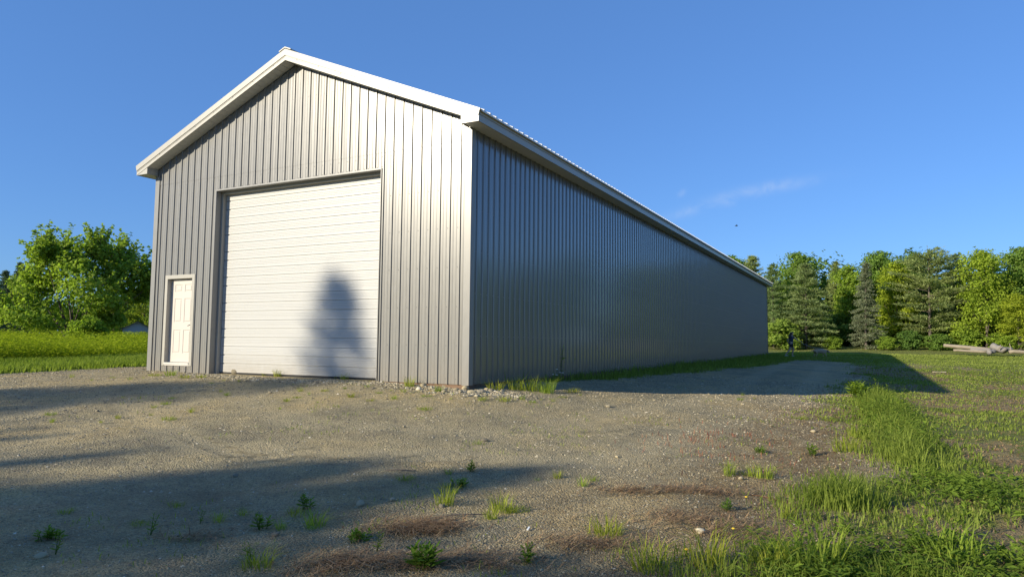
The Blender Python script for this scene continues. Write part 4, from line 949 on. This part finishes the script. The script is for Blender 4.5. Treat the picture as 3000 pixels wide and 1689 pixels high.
for u, v, L, ang, lab in ((1175,1382,.32,.5,'thin dark twig on the sunlit gravel'),(1350,1512,.45,.8,'pale twig in the shade below the foreground tufts'),(1960,1430,.5,.2,'brown twig at the right edge of the gravel'),(2250,1460,.5,-.5,'long dry stalk lying on the brown soil')):
    p = at(u, v); m = MB(); m.tube([(-L/2,0,.01),(-L*.1,.015,.02),(L/2,-.01,.012)], [.005,.0055,.003], 6); o = m.build('twig', M['straw'] if 'stalk' in lab else M['bark'], None, (p[0], p[1], gs1(p[0], p[1]))); o.rotation_euler = (0, 0, ang); tag(o, lab, 'twig')

# ---------------------------------------------------------------- single tufts and plants on the gravel
def tuft_mesh(seed, n, rad, hgt, wid, lean=(.2, .9)):
    rg = np.random.default_rng(seed); a = rg.uniform(0, 2*np.pi, n); r = rad*np.sqrt(rg.random(n)); P = np.stack([np.cos(a)*r, np.sin(a)*r, np.full(n, -.005)], 1)
    V, q, t = blades(P, hgt*rg.uniform(.45, 1.15, n), wid*rg.uniform(.7, 1.4, n), rg.uniform(*lean, n), rg, a); ti = np.clip(rg.normal(.5, .22, n), 0, 1)
    return np_mesh('blades', V, [q, t], M['grass'], False, tint=np.concatenate([ti, ti]))
def plant_mesh(seed, stems, hgt, L, wr, lev, spread=.05, mat='weed'):
    rg = np.random.default_rng(seed); Ps = []; As = []; Ls = []; Ts = []; segs = []
    for s in range(stems):
        a0 = rg.uniform(0, 2*np.pi); base = np.array([math.cos(a0), math.sin(a0), 0])*spread*rg.random(); tip = base + np.array([math.cos(a0)*hgt*.35*rg.random(), math.sin(a0)*hgt*.35*rg.random(), hgt*rg.uniform(.6, 1.05)])
        segs.append(([base-[0, 0, .01], (base+tip)/2+[0, 0, .02*hgt], tip], [.004, .0032, .0016]))
        for k in range(lev):
            f = .12+.88*(k+rg.random()*.6)/lev; a = k*2.4+rg.normal(0, .4); dr_ = unitrows(np.array([[math.cos(a), math.sin(a), .35+.9*f*f+rg.normal(0, .15)]]))[0]; l = L*(1.1-.6*f)*rg.uniform(.75, 1.2)
            Ps.append(base+(tip-base)*f+dr_*l*.5); As.append(dr_); Ls.append(l); Ts.append(np.clip(.35+.35*f+rg.normal(0, .14), 0, 1))
    P = np.array(Ps); A = np.array(As); Lc = np.array(Ls)[:,None]; n0 = rg.normal(size=P.shape)*.2+[0, 0, 1]; Nn = unitrows(n0-A*np.sum(n0*A, 1, keepdims=True)); b = np.cross(Nn, A)
    V = np.stack([P-A*Lc*.5, P-A*Lc*.1+b*Lc*wr, P+A*Lc*.25+b*Lc*wr*.8-Nn*Lc*.03, P+A*Lc*.5-Nn*Lc*.10, P+A*Lc*.25-b*Lc*wr*.8-Nn*Lc*.03, P-A*Lc*.1-b*Lc*wr], 1).reshape(-1, 3)
    F = np.arange(len(V)).reshape(-1, 6); return np_mesh('leaves', V, F, M[mat], False, tint=np.array(Ts)), tubes_np(segs, 5).mesh('stem', M['weed'])
TUFT = [[tuft_mesh(10*k+1, 34+6*k, .05, .14, .0042, (.3, 1.25)) for k in range(4)], [tuft_mesh(10*k+2, 56+9*k, .07+.012*k, .085, .0042, (.5, 1.35)) for k in range(4)], [tuft_mesh(10*k+3, 66+8*k, .075+.01*k, .21, .0052, (.2, 1.1)) for k in range(4)], [tuft_mesh(10*k+4, 18+4*k, .03, .08, .0035, (.3, 1.3)) for k in range(4)]]
PLANT = [plant_mesh(1, 5, .17, .085, .17, 9, .06), plant_mesh(2, 12, .12, .075, .2, 8, .10), plant_mesh(3, 2, .30, .075, .13, 14, .02), plant_mesh(4, 14, .34, .20, .13, 9, .09), plant_mesh(5, 3, .45, .12, .12, 18, .05)]
LEAFC = {0: (1.1,1.1,.9), 1: (1.0,1.1,.9), 2: (1.1,1.1,.9), 3: (.8,.92,.75), 4: (1.15,1.15,.8)}
def tuft(u, v, s, k, label, group=None):
    p = at(u, v); t = empty('grass_tuft', (p[0], p[1], gs1(p[0], p[1])), (u*7+v) % 6.28, label, 'grass tuft', group); q = (u*13+v*7) % 4; f = .75+.07*((u*3+v) % 8); t.scale = (s*.85*f, s*.85/f**.5, s*(.58+.05*((u+v*3) % 5))); o = link('blades', TUFT[k][q], t); h_ = ((u*5+v*11) % 10)/10; o.color = (1.05+.35*h_, 1.15, .8, 1)
def plant(u, v, s, k, label, group=None, col=None):
    p = at(u, v); t = empty('weed_plant', (p[0], p[1], gs1(p[0], p[1])), (u*7+v) % 6.28, label, 'weed', group); s *= .50 if k == 3 and v > 1500 else .66; t.scale = (s, s*.95, s*(.8+.05*((u+v) % 6))); o = link('leaves', PLANT[k][0], t); o.color = (*(col or LEAFC[k]), 1); link('stem', PLANT[k][1], t)
plant(145, 1577, 1.2, 1, 'low leafy weed in the dark lower left corner'); plant(161, 1625, 1.0, 2, 'upright feathery weed near the bottom left edge'); tuft(192, 1503, .9, 1, 'round bright tuft alone in the left shadow')
plant(440, 1562, 1.1, 2, 'tall thin weed leaning right in the left foreground'); tuft(410, 1535, .8, 1, 'flat tuft left of the tall thin weed'); tuft(517, 1480, .9, 1, 'yellowish tuft beside the small dirt mound'); plant(585, 1526, .7, 2, 'slim pale weed right of the small dirt mound')
tuft(640, 1522, 1.0, 0, 'sparse tuft with one long blade left of the leafy clumps'); tuft(712, 1503, .9, 0, 'yellowish tuft just left of the two leafy clumps'); plant(778, 1545, 1.35, 0, 'left one of the two leafy clumps in the shadow'); tuft(823, 1545, 1.0, 0, 'grass tuft between the two leafy clumps')
plant(906, 1490, 1.3, 0, 'leafy weed topping the right clump', None, (.9,1,.8)); tuft(920, 1540, 1.25, 2, 'thick tuft under the right leafy clump'); tuft(870, 1508, 1.1, 1, 'low yellow grass left of the right leafy clump'); tuft(755, 1660, 1.1, 2, 'spiky tuft with reddish base near the bottom edge'); plant(738, 1645, 1.0, 2, 'tall pale stem rising from the spiky tuft')
plant(1045, 1578, 1.15, 1, 'rounded dark green weed left of the straw heap'); plant(1238, 1672, 1.15, 3, 'large dark rosette plant at the bottom centre'); plant(1545, 1650, 1.2, 0, 'leafy weed with pointed leaves right of the bottom centre'); tuft(1304, 1475, 1.15, 2, 'dense tuft above the grey stone in the middle foreground', None)
plant(1347, 1422, 1.1, 1, 'pale silvery rosette at the edge of the tree shadow', None, (1.3,1.3,1.5)); tuft(1330, 1440, .8, 0, 'small tuft below the silvery rosette'); tuft(1310, 1420, .8, 1, 'yellow tuft left of the silvery rosette'); tuft(1438, 1515, 1.1, 0, 'leftmost tuft of the clump row in the middle foreground'); tuft(1467, 1490, 1.2, 2, 'biggest tuft of the clump row in the middle foreground')
tuft(1496, 1495, 1.1, 0, 'third tuft of the clump row in the middle foreground'); tuft(1525, 1490, 1.0, 1, 'rightmost low tuft of the clump row in the middle foreground'); plant(1376, 1380, 1.2, 0, 'bright weed standing alone on the sunlit gravel'); tuft(1188, 1405, 1.0, 1, 'lone round tuft at the tip of the left shadow'); tuft(1314, 1390, .8, 0, 'small tuft left of the bright lone weed')
tuft(1707, 1425, 1.2, 0, 'reddish-edged tuft on the right gravel'); tuft(1740, 1412, .9, 0, 'narrow tuft right of the reddish-edged one'); tuft(1633, 1402, .9, 0, 'thin tuft left of the reddish-edged one'); tuft(1573, 1405, .8, 3, 'tiny tuft far left of the reddish-edged one'); tuft(1769, 1562, 1.3, 2, 'sprawling grass clump in the dark soil'); plant(1103, 1612, 1.0, 2, 'thin weed between the round weed and the large rosette')
tuft(1325, 1126, 1.6, 2, 'tall tuft against the wall by the pale offcut'); tuft(1285, 1146, 1.5, 0, 'tuft left of the corner cobbles'); tuft(1414, 1174, 1.9, 1, 'bushy round tuft in front of the corner cobbles'); tuft(1476, 1176, 1.8, 1, 'flat bushy tuft right of the round one by the corner'); tuft(1451, 1143, 1.9, 2, 'bright fan of grass just right of the barn corner')
tuft(1509, 1140, 1.8, 2, 'second bright fan of grass from the barn corner'); tuft(1554, 1143, 2.1, 2, 'tallest fan of grass in the row by the shadow'); tuft(1604, 1150, 2.1, 2, 'fan of grass with white flowers behind it'); tuft(1678, 1148, 2.0, 1, 'last bushy tuft of the row before the barn shadow'); plant(1383, 1124, 1.1, 4, 'grey-green tall weed growing at the very corner of the barn')
plant(1586, 1112, 1.2, 4, 'single tall stem among the fans of grass'); tuft(1182, 1146, 1.2, 0, 'tuft below the right front wall panel'); tuft(1199, 1130, 1.4, 2, 'taller tuft against the right front wall panel'); tuft(1029, 1162, 1.3, 0, 'bright tuft on the gravel below the roll-up door corner'); plant(1098, 1108, 1.4, 4, 'dark spiky weed at the right jamb of the roll-up door', None, (.7,.85,.6))
tuft(815, 1102, 1.5, 2, 'tuft against the middle of the roll-up door'); tuft(775, 1100, 1.0, 0, 'small tuft left of the middle of the roll-up door'); tuft(1010, 1110, 1.3, 2, 'tuft against the roll-up door near its right end'); tuft(985, 1108, 1.0, 0, 'thin tuft left of the one near the right jamb')
tuft(455, 1100, 1.7, 1, 'grass clump at the front left corner of the barn'); tuft(500, 1100, 1.5, 2, 'grass clump under the left side of the entry door'); tuft(540, 1108, 1.7, 1, 'yellow-green clump under the entry door'); tuft(590, 1106, 1.6, 1, 'low clump right of the entry door'); tuft(655, 1112, 1.0, 3, 'tiny tuft below the left jamb of the roll-up door')
plant(2227, 1324, 1.0, 1, 'bright small weed on the red patch'); tuft(2347, 1228, 1.8, 1, 'flat tuft at the gravel edge nearest the tall weeds'); tuft(2422, 1232, 1.8, 1, 'tuft between the gravel and the tall weeds'); tuft(2513, 1278, 1.9, 2, 'tuft in front of the weed ridge'); plant(2385, 1330, 1.7, 0, 'leafy weed in the brown soil left of the ridge'); tuft(2484, 1325, 1.8, 2, 'spiky pale tuft left of the ridge')
tuft(2136, 1392, 1.3, 2, 'left of the three pale tufts on the right gravel edge'); tuft(2227, 1398, 1.4, 2, 'middle of the three pale tufts on the right gravel edge'); tuft(2185, 1392, 1.1, 1, 'low one of the three pale tufts on the right gravel edge'); plant(2124, 1488, 1.2, 0, 'blue-green weed in the brown soil', None, (.85,1,1.1)); tuft(2306, 1515, 1.4, 0, 'thin tuft amid the brown straw'); plant(2375, 1475, 1.5, 2, 'upright weed left of the lush clump')
plant(2507, 1165, 2.3, 3, 'leafy milkweed standing up at the left end of the weed ridge', None, (1.3,1.3,.9)); plant(2568, 1160, 1.6, 4, 'goldenrod stems at the crest of the weed ridge'); plant(2600, 1175, 1.6, 4, 'second goldenrod on the crest of the weed ridge'); plant(2640, 1210, 1.7, 4, 'goldenrod on the right flank of the weed ridge'); plant(2700, 1600, 1.2, 4, 'star-shaped stem plant in the lower right grass'); plant(2815, 1580, 1.1, 4, 'second star-shaped stem plant in the lower right grass')
for u, v, s, lab in ((2330,1650,2.3,'long dark blades low on the right, left one of the pair near the bottom edge'),(2400,1672,2.5,'long dark blades low on the right, right one of the pair near the bottom edge'),(2255,1662,1.7,'short grass clump left of the pair of long dark clumps'),(2080,1668,1.8,'yellow-green clump by the dandelion at the bottom edge'),(2790,1640,2.2,'grass clump below the star-shaped stems at lower right'),(1905,1672,1.6,'wispy grass clump where the bottom grass begins')): tuft(u, v, s, 2, lab)
plant(1637, 1110, 2.4, 4, 'dark leafy weed against the shaded side wall, left of a pair', None, (.9,1,.8)); plant(1668, 1106, 2.6, 4, 'dark leafy weed against the shaded side wall, right of a pair', None, (.9,1,.8)); plant(1835, 1092, 2.2, 0, 'low bushy weed further along the shaded side wall', None, (.9,1,.8))
G_S = 'scattered tiny tufts on the gravel'
for k, (u, v) in enumerate(((451,1190),(486,1182),(819,1196),(153,1238),(145,1216),(294,1236),(345,1222),(495,1228),(445,1212),(560,1206),(505,1166),(648,1147),(665,1155),(872,1165),(905,1156),(880,1146),(950,1148),(1010,1140),(1075,1135),(1110,1150),(1145,1142),(1155,1165),(1085,1172),(930,1180),(840,1175),(1250,1160),(1320,1170),(1530,1172),(1560,1180),(1585,1170),(1620,1176),(1650,1165),(1700,1158),(2175,1158),(2168,1172),(2210,1168),(1400,1300),(1245,1198),(420,1108),(380,1112),(330,1106),(270,1112),(210,1104),(620,1120),(700,1118))):
    tuft(u, v, .8+.5*((k*37) % 10)/10, (0, 1, 3)[k % 3], 'tiny grass tuft sprouting from the gravel in front of the barn', G_S)
# white clover-like flowers by the shadow edge
for k, (u, v) in enumerate(((1618,1128),(1628,1133),(1640,1126),(1650,1132),(1633,1122))):
    p = at(u, v); t = empty('wildflower', (p[0], p[1], gs1(p[0], p[1])), k, 'white wildflower standing behind the fans of grass at the shadow edge', 'flower', 'white flowers by the barn shadow')
    m = MB(); m.tube([(0,0,0),(.01,0,.12),(.015,0,.22+.02*k)], [.003,.0025,.002], 5); link('stem', m.mesh('stem', M['weed']), t)
    m = MB()
    for q in range(6): a = q*math.pi/3; m.ball((.015+.016*math.cos(a), .016*math.sin(a), .225+.02*k), (.012,.008,.006), 6, 4)
    link('petals', m.mesh('petals', M['petal']), t)
# dandelions at the bottom right
for k, (u, v) in enumerate(((2010,1660),(2186,1486),(2150,1590))):
    p = at(u, v); t = empty('wildflower', (p[0], p[1], gs1(p[0], p[1])), k, ('yellow dandelion near the bottom edge', 'yellow dandelion on the brown soil', 'yellow dandelion among the first grass blades')[k], 'flower', 'dandelions'); M.setdefault('yellow', painted('yellow_petal', (.75,.5,.03), .6))
    m = MB(); m.tube([(0,0,0),(.005,0,.1)], .002, 5); link('stem', m.mesh('stem', M['weed']), t); m = MB(); m.ball((.005,0,.105), (.014,.014,.007), 10, 5); link('petals', m.mesh('petals', M['yellow']), t)

# ---------------------------------------------------------------- log pile beyond the lawn
def log(a, b, r0, r1, mat, label, seed=0):
    a, b = np.array(a, float), np.array(b, float); rg = np.random.default_rng(seed); n = 7; d = b-a
    pts = [a + d*t + rg.normal(0, .025, 3)*np.array([1, 1, .6]) for t in np.linspace(0, 1, n)]; c = (a+b)/2
    m = MB(); m.tube([p-c for p in pts], list(np.linspace(r0, r1, n)*rg.uniform(.93, 1.07, n)), 10)
    o = m.build('log', M[mat], None, tuple(c)); tag(o, label, 'log', 'logs in the pile by the trees'); return o
def lp(u, D, dz):
    d = ray(u, 1020); d = d/np.hypot(d[0], d[1]); x, y = CAM[0]+d[0]*D, CAM[1]+d[1]*D; return (x, y, gzf(x, y)+dz)
def lv(u, v, D):
    r = ray(u, v); return CAM + r*D/np.hypot(r[0], r[1])
log(lv(2764,1011,66), lv(2905,1024,66), .13, .17, 'log', 'long pale log raised at its left end on the pile', 1)
log(lv(2793,1025,64.5), lv(2890,1030,64.5), .085, .11, 'log', 'whitish log lying low under the long raised log', 2)
log(lv(2840,1022,65.3), lv(2940,1028,65.3), .12, .13, 'greylog', 'brownish log wedged below the long raised log', 3)
log(lv(2908,1014,65), lv(2945,1027,64.5), .26, .24, 'greylog', 'short thick grey log tipped on top of the pile', 4)
log(lv(2930,1021,66), lv(2965,1022,66.5), .16, .15, 'greylog', 'grey log end sticking out right of the tipped one', 5)
log(lv(2955,1029,64), lv(3040,1031,64.6), .13, .15, 'log', 'pale log running out of the right edge of the photo', 6)
log(lv(2897,1031,63.2), lv(2912,1028,63.8), .17, .17, 'greylog', 'round-ended grey log facing the viewer in the pile', 7)
for (ua, va, ub, vb, lab) in ((2925,1022,2932,1009,'left thin pale branch sticking up from the logs'),(2929,1021,2938,1012,'right-leaning thin branch beside the left one'),(2962,1030,2957,1005,'tall thin branch standing up at the right of the logs'),(2895,1023,2915,1034,'thin pole leaning down across the front of the logs')):
    a, b = lv(ua, va, 64.2), lv(ub, vb, 64.2); m = MB(); m.tube([(0,0,0), (b-a)*.5+[.03,0,0], b-a], [.035,.03,.018], 6); o = m.build('branch', M['log'], None, tuple(a)); tag(o, lab, 'branch', 'dead branches in the log pile')

# ---------------------------------------------------------------- the walker and the dog
def skin_mesh(name, joints, edges, mat, sub=2, root=0):
    me = bpy.data.meshes.new(name+'_cage'); me.from_pydata([j[0] for j in joints], edges, []); o = bpy.data.objects.new(name+'_cage', me); COL.objects.link(o)
    o.modifiers.new('Skin', 'SKIN'); s = o.modifiers.new('Sub', 'SUBSURF'); s.levels = sub; s.render_levels = sub
    for i, j in enumerate(joints):
        r = j[1]; sv = me.skin_vertices[0].data[i]; sv.radius = (r, r) if not hasattr(r, '__len__') else r; sv.use_root = (i == root)
    bpy.context.view_layer.update(); dg = bpy.context.evaluated_depsgraph_get(); nm = bpy.data.meshes.new_from_object(o.evaluated_get(dg))
    nm.name = name; nm.materials.clear(); nm.materials.append(mat); nm.polygons.foreach_set('use_smooth', [True]*len(nm.polygons))
    bpy.data.objects.remove(o); bpy.data.meshes.remove(me); return nm
M['skin'] = painted('skin', (.42,.28,.21), .55, .04); M['hair'] = painted('dark_hair', (.025,.018,.016), .5, .2); M['shirt'] = painted('navy_shirt', (.05,.065,.10), .8, .1); M['shorts'] = painted('black_shorts', (.015,.015,.018), .8, .1)
M['shoe'] = painted('pale_shoe', (.45,.44,.43), .6, .1); M['fur'] = painted('tan_fur', (.40,.29,.19), .85, .25); M['furdark'] = painted('dark_fur', (.10,.07,.05), .85, .2); M['leash'] = painted('leash', (.25,.25,.26), .6, .1)
D = 51.0; r = ray(2318, 1038); pp = CAM + r*D/np.hypot(r[0], r[1]); PX, PY = pp[0], pp[1]; PZ = gs1(PX, PY)
walker = empty('person', (PX, PY, PZ), YAW, 'person with long dark hair in navy top and black shorts walking a dog', 'person')
walker.scale = (1.18, 1.25, 1.0)
# local axes: x = walking direction (to the right in the photo), y = away from the viewer, z up
SH = 1.36
BJ = [((0,0,.88),(.125,.10)), ((.02,0,1.05),(.11,.09)), ((.04,0,1.24),(.135,.10)), ((.045,0,1.37),(.075,.065)), ((.06,0,1.45),(.045,.045)), ((.075,0,1.50),(.06,.055)), ((.08,0,1.58),(.085,.075)), ((.075,0,1.65),(.055,.05)),
      ((.03,.09,.84),.085), ((.17,.09,.48),.055), ((.15,.09,.42),.052), ((.10,.10,.09),.036), ((.22,.10,.035),.03),
      ((-.02,-.09,.84),.085), ((-.10,-.09,.48),.055), ((-.14,-.09,.42),.052), ((-.36,-.09,.14),.036), ((-.27,-.09,.03),.03),
      ((.06,-.17,1.33),.05), ((.26,-.20,1.14),.036), ((.48,-.18,1.02),.026), ((.55,-.17,.99),.03),
      ((.02,.17,1.33),.05), ((-.12,.21,1.08),.036), ((-.02,.20,.86),.027), ((.03,.195,.80),.03), ((.165,0,1.535),.014)]
BE = [(0,1),(1,2),(2,3),(3,4),(4,5),(5,6),(6,7),(0,8),(8,9),(9,10),(10,11),(11,12),(0,13),(13,14),(14,15),(15,16),(16,17),(2,18),(18,19),(19,20),(20,21),(2,22),(22,23),(23,24),(24,25)]
BJ = BJ[:-1]
link('body', skin_mesh('body', BJ, BE, M['skin']), walker)
link('shirt', skin_mesh('shirt', [((0,0,.85),(.15,.125)), ((.02,0,1.05),(.125,.105)), ((.04,0,1.24),(.15,.115)), ((.045,0,1.36),(.095,.085)), ((.06,-.17,1.335),.064), ((.14,-.19,1.255),.056), ((.02,.17,1.335),.064), ((-.04,.19,1.235),.056)], [(0,1),(1,2),(2,3),(2,4),(4,5),(2,6),(6,7)], M['shirt'], 2, 1), walker)
link('shorts', skin_mesh('shorts', [((0,0,.93),(.135,.112)), ((0,0,.84),(.155,.13)), ((.04,.09,.78),.12), ((.11,.09,.60),.105), ((-.03,-.09,.78),.12), ((-.085,-.09,.60),.105)], [(0,1),(1,2),(2,3),(1,4),(4,5)], M['shorts'], 2, 0), walker)
link('hair', skin_mesh('hair', [((.05,0,1.66),(.09,.085)), ((.02,0,1.58),(.085,.085)), ((-.04,0,1.48),(.06,.065)), ((-.07,0,1.36),(.055,.06)), ((-.08,0,1.22),(.04,.05))], [(0,1),(1,2),(2,3),(3,4)], M['hair'], 2, 0), walker)
m = MB(); m.ball((.168,0,1.56), (.018,.014,.022), 8, 6); m.ball((.09,-.082,1.57), (.02,.010,.03), 8, 6); m.ball((.09,.082,1.57), (.02,.010,.03), 8, 6); link('face', m.mesh('face', M['skin']), walker)
m = MB(); m.ball((.158,-.032,1.59), .010, 6, 4); m.ball((.158,.032,1.59), .010, 6, 4); link('eyes', m.mesh('eyes', M['hair']), walker)
for (hx_, hy_, hz_, ang) in ((.57,-.17,.985,-.35), (.04,.195,.77,-1.3)):
    m = MB(); dx_, dz_ = math.cos(ang), math.sin(ang)
    for q in range(4):
        o_ = (q-1.5)*.016; l = .062-.008*abs(q-1.2); m.tube([(hx_, hy_+o_, hz_), (hx_+dx_*l*.5, hy_+o_, hz_+dz_*l*.5-.004), (hx_+dx_*l*.8-dz_*-.012, hy_+o_, hz_+dz_*l*.8-.02)], [.008,.0075,.006], 6)
    m.tube([(hx_-.02, hy_-.03, hz_), (hx_+dx_*.02, hy_-.042, hz_+dz_*.02)], [.009,.007], 6); link('fingers', m.mesh('fingers', M['skin']), walker)
for (sx0, sy0, sz0) in ((.17,.10,.035), (-.31,-.09,.06)):
    m = MB(); m.ball((sx0, sy0, sz0), (.13,.048,.048), 12, 8); link('shoe', m.mesh('shoe', M['shoe']), walker)
rgt = np.array([math.cos(YAW), math.sin(YAW)]); off = 1.98; DXp, DYp = PX+rgt[0]*off, PY+rgt[1]*off
dog = empty('dog', (DXp, DYp, gs1(DXp, DYp)), YAW, 'tan medium dog on a leash nosing through the grass ahead of the person', 'dog')
DJ = [((-.34,0,.40),(.13,.14)), ((-.12,0,.41),(.14,.155)), ((.12,0,.40),(.155,.18)), ((.28,0,.40),(.135,.155)), ((.40,0,.41),(.095,.105)), ((.50,0,.40),(.078,.082)), ((.60,0,.345),(.05,.05)), ((.67,0,.31),(.034,.034)),
      ((-.36,.075,.36),.075), ((-.30,.08,.25),.05), ((-.41,.08,.14),.028), ((-.385,.08,.035),.026), ((-.34,-.075,.36),.075), ((-.22,-.08,.25),.05), ((-.31,-.08,.14),.028), ((-.28,-.08,.035),.026),
      ((.24,.08,.32),.055), ((.22,.08,.18),.034), ((.26,.08,.035),.028), ((.28,-.08,.32),.055), ((.34,-.08,.18),.034), ((.36,-.08,.035),.028), ((-.48,0,.46),.035), ((-.60,0,.40),.028), ((-.70,0,.36),.018)]
DE = [(0,1),(1,2),(2,3),(3,4),(4,5),(5,6),(6,7),(0,8),(8,9),(9,10),(10,11),(0,12),(12,13),(13,14),(14,15),(3,16),(16,17),(17,18),(3,19),(19,20),(20,21),(0,22),(22,23),(23,24)]
link('body', skin_mesh('body', DJ, DE, M['fur'], 2, 1), dog)
for sy in (-1, 1):
    m = MB(); m.tube([(.47, sy*.065, .47), (.46, sy*.10, .44), (.475, sy*.105, .37)], [.02,.034,.014], 8); link('ear', m.mesh('ear', M['furdark']), dog)
m = MB(); m.ball((.70,0,.31), .018, 8, 6); link('nose', m.mesh('nose', M['hair']), dog)
hand = Vector((PX, PY, PZ)) + Matrix.Rotation(YAW, 3, 'Z') @ Vector((.59,-.17,.965)); col_ = Vector((DXp, DYp, gs1(DXp, DYp))) + Matrix.Rotation(YAW, 3, 'Z') @ Vector((.20,0,.56))
m = MB(); pts = [np.array(hand.lerp(col_, t))-np.array(hand)-np.array([0,0,.10*math.sin(math.pi*t)]) for t in np.linspace(0, 1, 9)]; m.tube(pts, .011, 6); o = m.build('leash', M['leash'], None, tuple(hand)); tag(o, 'slack leash running from the walking person to the dog', 'leash')
# bird
bp = CAM + ray(2157, 661)*60; bird = empty('bird', tuple(bp), .4, 'tiny dark bird high in the sky above the far trees', 'bird'); M['bird'] = painted('bird_feather', (.03,.03,.035), .8)
m = MB(); m.tube([(-.13,0,0),(-.05,0,.0),(.05,0,0),(.12,0,.01),(.15,0,.01)], [.012,.04,.045,.028,.006], 8); link('body', m.mesh('body', M['bird']), bird)
for s in (-1, 1):
    m = MB(); m.add([(.06,s*.03,.01),(-.05,s*.03,.01),(-.04,s*.14,.06),(.05,s*.15,.065),(-.06,s*.27,.03)], [(0,1,2,3),(3,2,4)]); link('wing', m.mesh('wing', M['bird']), bird)
# ---------------------------------------------------------------- camera, light, sky
cam = bpy.data.cameras.new('camera'); co_ = link('camera', cam)
cam.sensor_fit = 'HORIZONTAL'; cam.sensor_width = 36; cam.lens = FPX/3000*36; cam.clip_start = .05; cam.clip_end = 5000
mw = Matrix(((RT[0], UP[0], -FW[0], CAM[0]), (RT[1], UP[1], -FW[1], CAM[1]), (RT[2], UP[2], -FW[2], CAM[2]), (0,0,0,1))); co_.matrix_world = mw
scene.camera = co_
sl = bpy.data.lights.new('sun', 'SUN'); so = link('sun', sl); sl.energy = 5.0; sl.angle = R(.53); sl.color = (1.0, .895, .70)
so.rotation_euler = Vector(-SUN).to_track_quat('-Z', 'Y').to_euler(); so.location = (-20, -30, 25)
w = bpy.data.worlds.new('World'); scene.world = w; w.use_nodes = True; nt = w.node_tree; nt.nodes.clear()
sky = nt.nodes.new('ShaderNodeTexSky'); sky.sky_type = 'NISHITA'; sky.sun_disc = False; sky.sun_elevation = SUN_EL; sky.sun_rotation = R(SKYROT)
sky.altitude = 50; sky.air_density = 1.0; sky.dust_density = .35; sky.ozone_density = 2.2
bg = nt.nodes.new('ShaderNodeBackground'); bg.inputs[1].default_value = .079; wo = nt.nodes.new('ShaderNodeOutputWorld')
# a few faint streaks of cirrus, placed by compass direction
tc = nt.nodes.new('ShaderNodeTexCoord')
def dotv(v):
    n = nt.nodes.new('ShaderNodeVectorMath'); n.operation = 'DOT_PRODUCT'; nt.links.new(tc.outputs['Generated'], n.inputs[0]); n.inputs[1].default_value = tuple(v); return n.outputs['Value']
def unit(v): return v/np.linalg.norm(v)
total = None
for (ua, va), (ub, vb), wdt, amp in (((1930,645),(2200,562),.007,.9), ((2100,578),(2420,520),.0075,1.0), ((1985,575),(2010,556),.004,.7), ((2120,600),(2160,588),.005,.5), ((2680,1000),(2681,1000),.001,0)):
    A, B = unit(ray(ua, va)), unit(ray(ub, vb)); c0 = unit(A+B); t = unit(B-A); n_ = np.cross(c0, t); hl = np.linalg.norm(B-A)/2
    a = math_(nt, 'DIVIDE', dotv(t), float(hl*.8)); b = math_(nt, 'DIVIDE', dotv(n_), wdt)
    e = math_(nt, 'EXPONENT', math_(nt, 'MULTIPLY', math_(nt, 'ADD', math_(nt, 'MULTIPLY', a, a), math_(nt, 'MULTIPLY', b, b)), -1.0))
    e = math_(nt, 'MULTIPLY', e, amp); fr = math_(nt, 'GREATER_THAN', dotv(c0), .5); e = math_(nt, 'MULTIPLY', e, fr)
    total = e if total is None else math_(nt, 'ADD', total, e)
nz = noise(nt, tc.outputs['Generated'], 26, 6, .6, .8)
k = math_(nt, 'MULTIPLY', math_(nt, 'MULTIPLY', total, ramp(nt, nz, [(.3, (0,0,0)), (.7, (1,1,1))])), .28, True)
deep = mixc(nt, 1.0, sky.outputs[0], (.70, 1.03, 1.58), 'MULTIPLY')
deep = mixc(nt, .42, deep, (1.2, 3.0, 6.9))
cl = mixc(nt, k, deep, (6.5, 7.2, 8.2))
nt.links.new(cl, bg.inputs[0]); nt.links.new(bg.outputs[0], wo.inputs[0])
scene.view_settings.view_transform = 'Standard'; scene.view_settings.look = 'None'; scene.view_settings.gamma = 1.0
scene.view_settings.exposure = EXPO
scene.render.engine = 'CYCLES'
scene.cycles.max_bounces = 6; scene.cycles.transparent_max_bounces = 8
